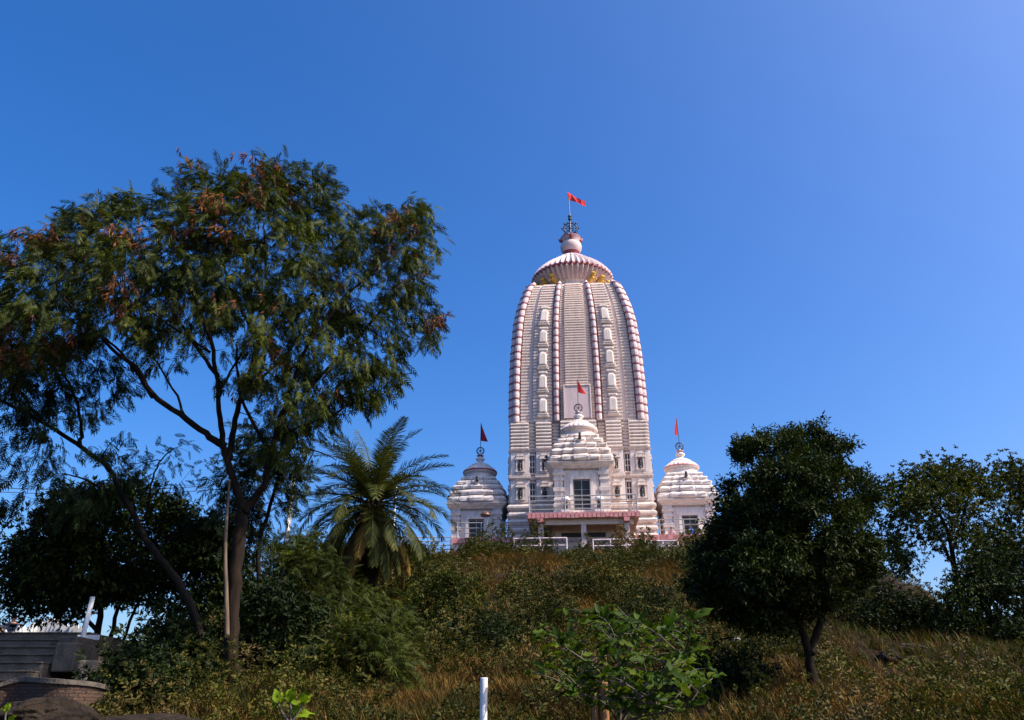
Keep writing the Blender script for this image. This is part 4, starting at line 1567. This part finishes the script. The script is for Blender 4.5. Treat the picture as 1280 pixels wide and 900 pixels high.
# --- dark bush in the lower right corner
shrub([(1178, 745), (1205, 720), (1225, 690), (1262, 668), (1300, 660), (1330, 760), (1310, 850), (1240, 862), (1205, 840), (1180, 800)], 230, 23, 1.5,
      'large black-green bush at the right edge beneath the airy tree', L_DARK, BR2, 22, 41, 'bush', cat='bush')
shrub([(1055, 760), (1080, 742), (1120, 740), (1160, 760), (1180, 800), (1160, 840), (1100, 830), (1060, 800)], 110, 24, .9,
      'dusky bush sprawling over the rocky mound', L_SHADE, BR2, 14, 42, 'bush', cat='bush')
shrub([(855, 690), (890, 680), (925, 710), (925, 755), (890, 765), (860, 735)], 80, 26, 1.0,
      'dark bush under the round tree on its left side', L_DARK, BR2, 16, 43, 'bush', cat='bush')

# ------------------------------------------------------------------ hillside cover (nobody could count it)
nr = np.random.default_rng(99)
vis = []


def on_hill(x, y):
    return not (x < -7.0 and 8 < y < 34) and not (x < -5.4 and y < 12.6)


def scatter_hill(n, ymin=10.5, ymax=51, power=1.25):
    out = []
    while len(out) < n:
        y = ymin + (ymax - ymin) * nr.random() ** power
        hw_ = .66 * y + 2
        x = nr.uniform(-hw_, hw_)
        if on_hill(x, y):
            out.append((x, y))
    return np.array(out)


def nz(x, y, s, o=0):
    return np.array([mnoise.noise((a * s + o, b_ * s, o * 1.7)) for a, b_ in zip(x, y)])


# scrub mounds
mp = np.concatenate([scatter_hill(2500, 11, 52.5, .75), scatter_hill(260, 9.3, 15)])
k = nz(mp[:, 0], mp[:, 1], .17)
def pix(x, y, z):
    v, q = z - CAMZ, y
    dep = q * ct + v * st
    return 640 + FPX * x / dep, 450 - FPX * (v * ct - q * st) / dep


qx, qy = pix(mp[:, 0], mp[:, 1], terrain(mp[:, 0], mp[:, 1]) + .35)
open_ = np.zeros(len(mp), bool)
for cx, cy, rx, ry in ((640, 706, 42, 13), (690, 702, 28, 12), (553, 694, 22, 12), (845, 722, 45, 14), (735, 757, 28, 12), (885, 772, 32, 16), (650, 858, 60, 22), (600, 738, 22, 9), (560, 860, 45, 16), (1090, 862, 50, 16), (830, 692, 22, 9)):
    open_ |= ((qx - cx) / rx) ** 2 + ((qy - cy) / ry) ** 2 < nr.uniform(.6, 1.2, len(mp))
keep = ~open_ & (k > -.22) & ~((mp[:, 1] < 16) & (np.abs(mp[:, 0] - .5) < 4.5) & (nr.random(len(mp)) < .45))
mp = mp[keep]
SC = t_cluster(6, .10, .05, .9, 6)
pos, dr, scl = [], [], []
for x, y in mp:
    r_ = float(np.clip(nr.lognormal(-.95, .5), .16, 1.3)) * (.6 + y / 85)
    h_ = r_ * nr.uniform(.8, 2.0) * (1.1 if y > 46 else 1)
    cnt = int(30 * (r_ / .5) ** 2 * (1 + 14 / y)) + 5
    u = nr.normal(0, 1, (cnt, 3))
    u /= np.linalg.norm(u, axis=1, keepdims=True)
    u[:, 2] = np.abs(u[:, 2])
    rad = nr.random(cnt) ** .35
    px = x + u[:, 0] * r_ * rad
    py = y + u[:, 1] * r_ * rad
    pz = terrain(px, py) + u[:, 2] * h_ * rad
    pos.append(np.stack([px, py, pz], 1))
    dr.append(u + nr.normal(0, .5, (cnt, 3)) + np.array([0, 0, .4]))
    scl.append(nr.uniform(.65, 1.35, cnt) * (.42 + y / 52))
pos = np.concatenate(pos)
dr = np.concatenate(dr)
scl = np.concatenate(scl)
Vv, Ff = stamp(SC[0], SC[1], pos, frames(dr, nr), scl)
tag(mesh_np('scrub', Vv, Ff, L_SCRUB), 'low green and olive scrub covering the hillside below the temple', 'scrub', kind='stuff')

# dry grass
gp = scatter_hill(46000, 9.5, 51, 1.0)
k = nz(gp[:, 0], gp[:, 1], .2, 5.3)
gp = gp[(k > .10) | (nr.random(len(gp)) < .3)]
TB = t_blades(6, .30, .013, .9, 3)
extra = []
for px, py, Y, rad, n_ in ((640, 706, 45, 1.7, 700), (690, 708, 44, 1.4, 500), (553, 692, 47, 1.2, 400), (820, 722, 41, 1.6, 600), (735, 752, 32, 1.2, 500), (650, 850, 13.5, 1.1, 900), (705, 845, 14, .9, 700), (555, 850, 13.5, .9, 600),
                           (885, 765, 28, 1.0, 350), (699, 722, 42, 1.8, 600), (560, 720, 40, 1.4, 350), (860, 735, 36, 1.4, 400), (600, 735, 36, 1.2, 350), (1090, 860, 13, 1.2, 500), (480, 875, 12.5, 1.0, 500)):
    c_ = at(px, py, Y)
    a_ = nr.uniform(0, 6.28, n_)
    q_ = np.sqrt(nr.random(n_)) * rad
    extra.append(np.stack([c_.x + q_ * np.cos(a_) * 1.4, Y + q_ * np.sin(a_)], 1))
gp = np.concatenate([gp] + extra)
near = np.stack([nr.uniform(-7, 9, 9000), nr.uniform(8.5, 14.5, 9000)], 1)
near = near[(nz(near[:, 0], near[:, 1], .8, 2.2) > .05)]
gp = np.concatenate([gp, near[[on_hill(x, y) for x, y in near]]])
pos = np.stack([gp[:, 0], gp[:, 1], terrain(gp[:, 0], gp[:, 1]) - .02], 1)
dr = np.stack([np.cos(nr.uniform(0, 6.28, len(gp))), np.sin(nr.uniform(0, 6.28, len(gp))), np.zeros(len(gp))], 1)
Vv, Ff = stamp(TB[0], TB[1], pos, frames(dr, nr, jit=.15), nr.uniform(.5, 1.3, len(gp)) * (.7 + gp[:, 1] / 40))
tag(mesh_np('dry_grass', Vv, Ff, L_DRY), 'dry golden grass growing in patches between the hillside scrub', 'grass', kind='stuff')
gp = scatter_hill(16000, 8.5, 30, 1.4)
k = nz(gp[:, 0], gp[:, 1], .35, 9.1)
gp = gp[k > .02]
pos = np.stack([gp[:, 0], gp[:, 1], terrain(gp[:, 0], gp[:, 1]) - .02], 1)
dr = np.stack([np.cos(nr.uniform(0, 6.28, len(gp))), np.sin(nr.uniform(0, 6.28, len(gp))), np.zeros(len(gp))], 1)
Vv, Ff = stamp(TB[0], TB[1], pos, frames(dr, nr, jit=.15), nr.uniform(.5, 1.2, len(gp)))
tag(mesh_np('green_grass', Vv, Ff, L_GRASS), 'thin green grass at the foot of the hill', 'grass', kind='stuff')

# ------------------------------------------------------------------ rocks


def rock(px, py, Y, sx, sy, sz, label, seed, mat=M_ROCK, group='boulders on the hillside', sink=.3):
    bm = bmesh.new()
    bmesh.ops.create_icosphere(bm, subdivisions=5, radius=1)
    for v in bm.verts:
        p = v.co.copy()
        q = 1 + .28 * mnoise.noise(p * 1.1 + Vector((seed, 0, 0))) + .14 * mnoise.noise(p * 2.6 + Vector((0, seed, 0))) + .07 * mnoise.noise(p * 6 + Vector((0, 0, seed))) + .03 * mnoise.noise(p * 15)
        v.co = Vector((p.x * sx, p.y * sy, p.z * sz)) * q
    me = bpy.data.meshes.new('boulder')
    bm.to_mesh(me)
    bm.free()
    me.materials.append(mat)
    me.polygons.foreach_set('use_smooth', [True] * len(me.polygons))
    o = link('boulder', me)
    p = at(px, py, Y) if Y else hit(px, py, sz * .4)
    o.location = p
    o.rotation_euler = (0, 0, seed)
    return tag(o, label, 'boulder', group)


rock(264, 793, None, .38, .4, .3, 'tan boulder just left of the forked trunk', 1.3)
rock(316, 822, None, .36, .35, .17, 'flat brown boulder just right of the forked trunk', 2.1)
rock(160, 872, 12.8, .34, .4, .34, 'dark mossy boulder right of the stepped wall', 3.7)
rock(185, 912, 10.5, .9, .7, .17, 'broad low rock at the bottom right of the brick wall', 4.4)
rock(58, 899, 9.6, .52, .5, .2, 'smooth dark rock in front of the brick wall', 5.2)
rock(1105, 775, 33, 2.3, 2.0, 1.5, 'large rocky mound against the sky behind the dusky bush', 6.3)
rock(1112, 822, None, .38, .3, .18, 'small pale stone on the slope right of the round tree', 7.7)
rock(1140, 814, None, .3, .3, .16, 'tiny brown stone beside the fallen stick', 8.3)
o = MB()
P = [hit(1128, 806, .1), hit(1145, 806, .1), hit(1163, 812, .1)]
o.tube(smooth_path(P), .035, 6)
so = o.build('fallen_stick', M_BARKP)
tag(so, 'pale fallen stick on the slope right of the round tree', 'stick')
for px, py, s_, lb in ((921, 802, .11, 'crumpled white litter bag on the slope left of the round tree'), (935, 801, .06, 'tiny white scrap of litter right of the larger bag')):
    bm = bmesh.new()
    bmesh.ops.create_icosphere(bm, subdivisions=3, radius=1)
    for v in bm.verts:
        v.co *= s_ * (1 + .5 * mnoise.noise(v.co * 2.2) + .2 * mnoise.noise(v.co * 6))
    me = bpy.data.meshes.new('litter')
    bm.to_mesh(me)
    bm.free()
    me.materials.append(M_WHITE)
    o = link('litter', me)
    o.location = hit(px, py, .12)
    o.scale = (1.1, 1.1, 1.1)
    tag(o, lb, 'litter')

# ------------------------------------------------------------------ stairs on the left
sxr = -8.35
stn = empty('stone_stairs', (-11.5, 11.3, .6), 0, 'worn grey stone stairs climbing at the lower left', 'stairs')
N = 15
for i in range(N):
    b = MB()
    y0 = 11.3 + i * .37
    z1 = .9 + i * .16
    b.box(-5.5, sxr + 11.5 - .02, y0 - 11.3, y0 - 11.3 + .42, z1 - .6 - .5, z1 - .6)
    b.box(-5.5, sxr + 11.5 - .01, y0 - 11.3 - .03, y0 - 11.3 + .35, z1 - .6 + .002, z1 - .6 + .03)
    b.build('step', M_STONE, stn, bevel=.008)
ztop = .9 + (N - 1) * .16
b = MB()
b.box(-8.5, sxr + 11.5, N * .37 + .05, 16, ztop - .6 - .6, ztop - .6 + .02)
b.build('landing', M_STONE, stn)
# stepped side wall
sw = empty('stepped_wall', (sxr, 11.3, .5), 0, 'stepped grey stone side wall along the right of the stairs', 'wall')
for (px0, px1, py0, Y, h_) in ((74, 98, 795, 15.8, .34), (70, 97, 803, 15.2, .5), (97, 119, 825, 14.0, .38), (100, 121, 838, 13.2, .3), (102, 124, 847, 12.6, .4)):
    a, c = at(px0, py0, Y), at(px1, py0, Y)
    b = MB()
    b.box(a.x - sxr, c.x - sxr, Y - 11.3, Y - 11.3 + .85, a.z - h_ - .5, a.z - .5)
    b.build('block', M_STONE, sw, bevel=.03)
b = MB()
for i, (y0, z1) in enumerate(((12.2, 1.35), (13.05, 1.62), (14.0, 1.9), (14.9, 2.25), (15.8, 2.6))):
    b.box(.05, .62, y0 - 11.3, y0 - 11.3 + .88, -.1, z1 - .52)
b.build('rubble_base', M_BRICK, sw)
# curved brick retaining wall
rw = empty('brick_wall', (-9.2, 10.8, .4), 0, 'low curved old brick wall with stone coping at the foot of the stairs', 'wall')
tb = M_BRICK.node_tree
br = tb.nodes.new('ShaderNodeTexBrick')
br.inputs['Scale'].default_value = 6.0
br.inputs['Color1'].default_value = (1.2, 1.1, 1.0, 1)
br.inputs['Color2'].default_value = (.6, .55, .5, 1)
br.inputs['Mortar'].default_value = (.25, .25, .25, 1)
br.inputs['Mortar Size'].default_value = .03
tco = tb.nodes.new('ShaderNodeTexCoord')
mpp = tb.nodes.new('ShaderNodeMapping')
mpp.inputs['Rotation'].default_value = (R(90), 0, 0)
tb.links.new(tco.outputs['Object'], mpp.inputs[0])
tb.links.new(mpp.outputs[0], br.inputs[0])
pb_ = tb.nodes['Principled BSDF']
tb.links.new(mix(tb, 1.0, pb_.inputs['Base Color'].links[0].from_socket, br.outputs['Color'], 'MULTIPLY'), pb_.inputs['Base Color'])
ptsw = [(at(-40, 866, 11.2)), (at(38, 846, 11.4)), at(70, 848, 11.0), at(100, 852, 11.1), at(122, 858, 11.9)]
ptsw = smooth_path(ptsw, 3)
b, c = MB(), MB()
bz = Vector(rw.location)
rb_, rc_ = [], []
for i, p in enumerate(ptsw):
    d = ptsw[min(i + 1, len(ptsw) - 1)] - ptsw[max(i - 1, 0)]
    nn = Vector((-d.y, d.x, 0)).normalized()
    p = p - bz
    zt = p.z - .06
    rb_.append([(p.x + nn.x * k, p.y + nn.y * k, z) for k, z in ((-.17, -.6), (.17, -.6), (.17, zt), (-.17, zt))])
    rc_.append([(p.x + nn.x * k, p.y + nn.y * k, z) for k, z in ((-.2, zt + .003), (.2, zt + .003), (.2, zt + .055), (-.2, zt + .06))])
b.rings(rb_)
c.rings(rc_)
b.build('brickwork', M_BRICK, rw)
c.build('coping', M_STONE, rw)
# leaning white post and a white sign board by the wall
pb, pt = at(99, 809, 16.2), at(116, 746, 16.2)
e = empty('white_post', pb, 0, 'slim white post standing by the stepped wall at the stairs', 'post')
b = MB()
b.tube([(0, 0, -.6), tuple(pt - pb)], .045, 10)
b.build('pipe', M_WHITE, e, True)
b = MB()
p = at(103, 795, 16.4) - pb
b.box(p.x - .1, p.x + .32, p.y, p.y + .05, p.z - .07, p.z + .02)
b.build('bracket', M_WHITE, e)
# white pointed pales
fe = empty('picket_fence', at(50, 800, 21), 0, 'low white fence of pointed pales along the top of the stairs', 'fence')
bz = Vector(fe.location)
rp = random.Random(3)
NP = 24
for i in range(NP):
    q = i / (NP - 1)
    px = -6 + 108 * q
    py = 806 - 6 * q - 12 * math.sin(math.pi * min(1, max(0, (q - .15) / .85))) ** 1.5
    p = at(px, py + 4, 21 + .8 * math.sin(q * 3)) - bz
    h_ = rp.uniform(.32, .5)
    m = MB()
    ww = .08
    ln = rp.uniform(-.05, .08)
    m.rings([[(p.x - w2 + l2, p.y - .03, p.z + z), (p.x + w2 + l2, p.y - .03, p.z + z), (p.x + w2 + l2, p.y + .03, p.z + z), (p.x - w2 + l2, p.y + .03, p.z + z)] for z, w2, l2 in
             ((-.9, ww, 0), (h_ * .5, ww, ln * .5), (h_ * .75, ww * .75, ln * .8), (h_, .008, ln))])
    m.build('pale', M_WHITE, fe)

# ------------------------------------------------------------------ poles and wires
ep = at(368, 590, 33)
zg = tz(ep.x, 33)
e = empty('electric_pole', (ep.x, 33, zg), 0, 'pale electric pole standing among the trees left of the palm', 'pole')
b = MB()
b.tube([(0, 0, -.2), (0, 0, ep.z - zg)], [.13, .09], 10)
b.build('shaft', M_RAIL, e, True)
b = MB()
b.box(-.6, .6, -.05, .05, ep.z - zg - .35, ep.z - zg - .25)
b.build('crossarm', M_IRON, e)
for j, (y0, y1) in enumerate(((607, 598), (612, 604))):
    a, c = at(-60, y0, 26 + j), at(368, y1 - 2, 33)
    b = MB()
    b.tube([a.lerp(c, q / 12) + Vector((0, 0, -.35 * math.sin(math.pi * q / 12))) for q in range(13)], .014, 5)
    o = b.build('power_cable', M_IRON)
    tag(o, ['upper', 'lower'][j] + ' thin power cable strung across the left to the electric pole', 'cable', 'power cables')
p = at(496, 598, 45)
zg = tz(p.x, 45)
e = empty('street_pole', (p.x, 45, zg), 0, 'thin pale pole rising behind the right fronds of the palm', 'pole')
b = MB()
b.tube([(0, 0, -.2), (0, 0, p.z - zg)], [.07, .05], 8)
b.build('shaft', M_WHITE, e, True)
b = MB()
b.tube([(0, 0, p.z - zg - .05), (.3, 0, p.z - zg + .15), (.6, 0, p.z - zg + .15)], .035, 6)
b.ball((.7, 0, p.z - zg + .13), .13, 1.6, .8, .5)
b.build('lamp_arm', M_RAIL, e)

# ------------------------------------------------------------------ foreground
p = at(605, 847, 6)
e = empty('white_pipe', (p.x, 6, tz(p.x, 6) - .1), 0, 'white metal pipe standing upright at the bottom centre', 'pipe')
b = MB()
zt = p.z - e.location.z
b.lathe([(.026, 0), (.026, zt - .01), (.024, zt), (.020, zt - .001), (.020, zt - .3)], 20)
b.build('shaft', plaster('stained_white_paint', (.66, .65, .65), (.30, .26, .22), .6, .5, True, 6.0, .15), e, True)

# broad-leaved sapling
def leaf_mesh(mb, p, d, nrm, L, W, curl=.25, cols=5):
    d = d.normalized()
    s_ = d.cross(nrm).normalized()
    u = s_.cross(d).normalized()
    prof = [0.06, .7, 1.0, .85, .5, .04]
    vs = []
    for i in range(6):
        q = i / 5
        c = p + d * L * q - u * curl * L * q * q
        hw_ = W * .5 * prof[i]
        wav = .012 * math.sin(i * 2.3 + p.x * 30)
        vs += [c - s_ * hw_ + u * (hw_ * .35 + wav), c, c + s_ * hw_ + u * (hw_ * .35 - wav)]
    fs = []
    for i in range(5):
        o = i * 3
        fs += [(o, o + 1, o + 4, o + 3), (o + 1, o + 2, o + 5, o + 4)]
    mb.add([tuple(v) for v in vs], fs)


def sapling(px, Y, stems, label, leafm, Lr, seed, name='leafy_sapling', cat='sapling', count=9, W=.5, twigs=0):
    r_ = random.Random(seed)
    p0 = at(px, 890, Y)
    zg = tz(p0.x, Y) - .05
    bz = Vector((p0.x, Y, zg))
    e = empty(name, bz, 0, label, cat)
    st_, lf = MB(), MB()
    for pts in stems:
        P = smooth_path([(at(*q) - bz if len(q) == 3 else Vector((q[0], q[1], q[2]))) for q in pts])
        st_.tube(P, [.0095 * (1 - .7 * i / len(P)) for i in range(len(P))], 6)
        n = len(P)
        for k in range(count):
            i = int(n * (.30 + .68 * k / count))
            c = P[min(i, n - 1)]
            t = (P[min(i + 1, n - 1)] - P[max(i - 1, 0)]).normalized()
            az = k * 2.4 + r_.uniform(-.5, .5)
            d = Vector((math.cos(az), math.sin(az), r_.uniform(-.15, .75))) + t * .5
            L = r_.uniform(*Lr)
            leaf_mesh(lf, c + d.normalized() * .02, d, Vector((r_.uniform(-.7, .7), r_.uniform(-.9, .5), 1)), L, L * W * r_.uniform(.85, 1.15), r_.uniform(.1, .55))
        for k in range(twigs):
            i = int(n * (.35 + .6 * k / max(1, twigs)))
            c = P[min(i, n - 1)]
            az = r_.uniform(0, 6.28)
            d = Vector((math.cos(az), math.sin(az), r_.uniform(.1, .8))).normalized()
            ln = r_.uniform(.16, .34)
            Q = [c, c + d * ln * .5 + Vector((0, 0, .02)), c + d * ln]
            st_.tube(Q, [.005, .004, .003], 5)
            for q in (.35, .6, .85, 1.0, 1.0):
                a2 = r_.uniform(0, 6.28)
                d2 = d * .7 + Vector((math.cos(a2), math.sin(a2), r_.uniform(-.5, .5)))
                L = r_.uniform(*Lr)
                leaf_mesh(lf, c + d * ln * q, d2, Vector((r_.uniform(-.9, .9), r_.uniform(-1.1, .6), 1)), L, L * W * r_.uniform(.85, 1.15), r_.uniform(.1, .5))
        for _ in range(3):
            d = t * .8 + Vector((r_.gauss(0, .5), r_.gauss(0, .5), .4))
            L = r_.uniform(*Lr)
            leaf_mesh(lf, P[-1], d, Vector((r_.uniform(-.5, .5), -1, .7)), L, L * W, .2)
    st_.build('stem', M_STEM, e, True)
    lf.build('leaves', leafm, e, True)
    return e


Y = 6.0
root = (775, 905, Y)
sapling(775, Y, [
    [root, (776, 860, Y), (774, 820, Y), (765, 785, Y - .1), (755, 775, Y - .15)],
    [root, (778, 850, Y), (790, 810, Y), (800, 780, Y)],
    [(776, 865, Y), (800, 830, Y + .2), (825, 800, Y + .35), (838, 780, Y + .4)],
    [(776, 865, Y), (745, 835, Y - .2), (715, 815, Y - .35), (700, 805, Y - .45)],
    [(774, 880, Y), (815, 850, Y - .25), (850, 820, Y - .4), (868, 805, Y - .45)],
    [(774, 880, Y), (740, 865, Y + .2), (725, 850, Y + .3), (718, 840, Y + .3)],
    [root, (800, 870, Y + .3), (835, 850, Y + .4), (855, 845, Y + .45)],
    [(776, 850, Y), (775, 825, Y + .3), (780, 800, Y + .4), (775, 790, Y + .45)],
    [root, (760, 880, Y - .3), (735, 870, Y - .4), (720, 865, Y - .45)],
    [root, (790, 880, Y - .4), (812, 868, Y - .5), (830, 858, Y - .5)],
    [root, (800, 895, Y - .3), (835, 890, Y - .4), (862, 882, Y - .5)],
], 'broad-leaved sapling growing beside a brown stake in the foreground', L_BROAD, (.07, .15), 51, count=10, twigs=8, W=.42)
sapling(363, 5.2, [
    [(363, 905, 5.2), (364, 885, 5.2), (362, 878, 5.2)],
    [(363, 905, 5.2), (352, 890, 5.2), (348, 880, 5.2)],
    [(363, 905, 5.2), (374, 890, 5.2), (378, 880, 5.2)],
], 'small plant with bright lime green leaves at the bottom left of the dry grass', L_LIME, (.07, .105), 52, 'lime_plant', 'plant', 2, .6)
sapling(8, 6.0, [[(8, 910, 6), (6, 898, 6), (8, 890, 6)]], 'lime green leaves at the very bottom left corner', L_LIME, (.05, .08), 53, 'lime_plant', 'plant', 2, .6)
# bamboo stake guard by the sapling
p = at(747, 805, 6.6)
zg = tz(p.x, 6.6) - .1
e = empty('tree_guard', (p.x, 6.6, zg), 0, 'brown bamboo stake wound with dark wire beside the sapling', 'stake')
b = MB()
zt = p.z - zg
for k in range(4):
    a = k * math.pi / 2 + .4
    b.tube([(.045 * math.cos(a), .045 * math.sin(a), 0), (.045 * math.cos(a + .1), .045 * math.sin(a + .1), zt - .05 * k)], .028, 7)
b.build('stake', M_WOOD, e)
b = MB()
for k in range(9):
    z = zt * (.35 + .07 * k)
    b.tube([(.078 * math.cos(2 * math.pi * i / 10), .078 * math.sin(2 * math.pi * i / 10), z + .01 * math.sin(i)) for i in range(11)], .004, 4)
b.build('wire', M_IRON, e)
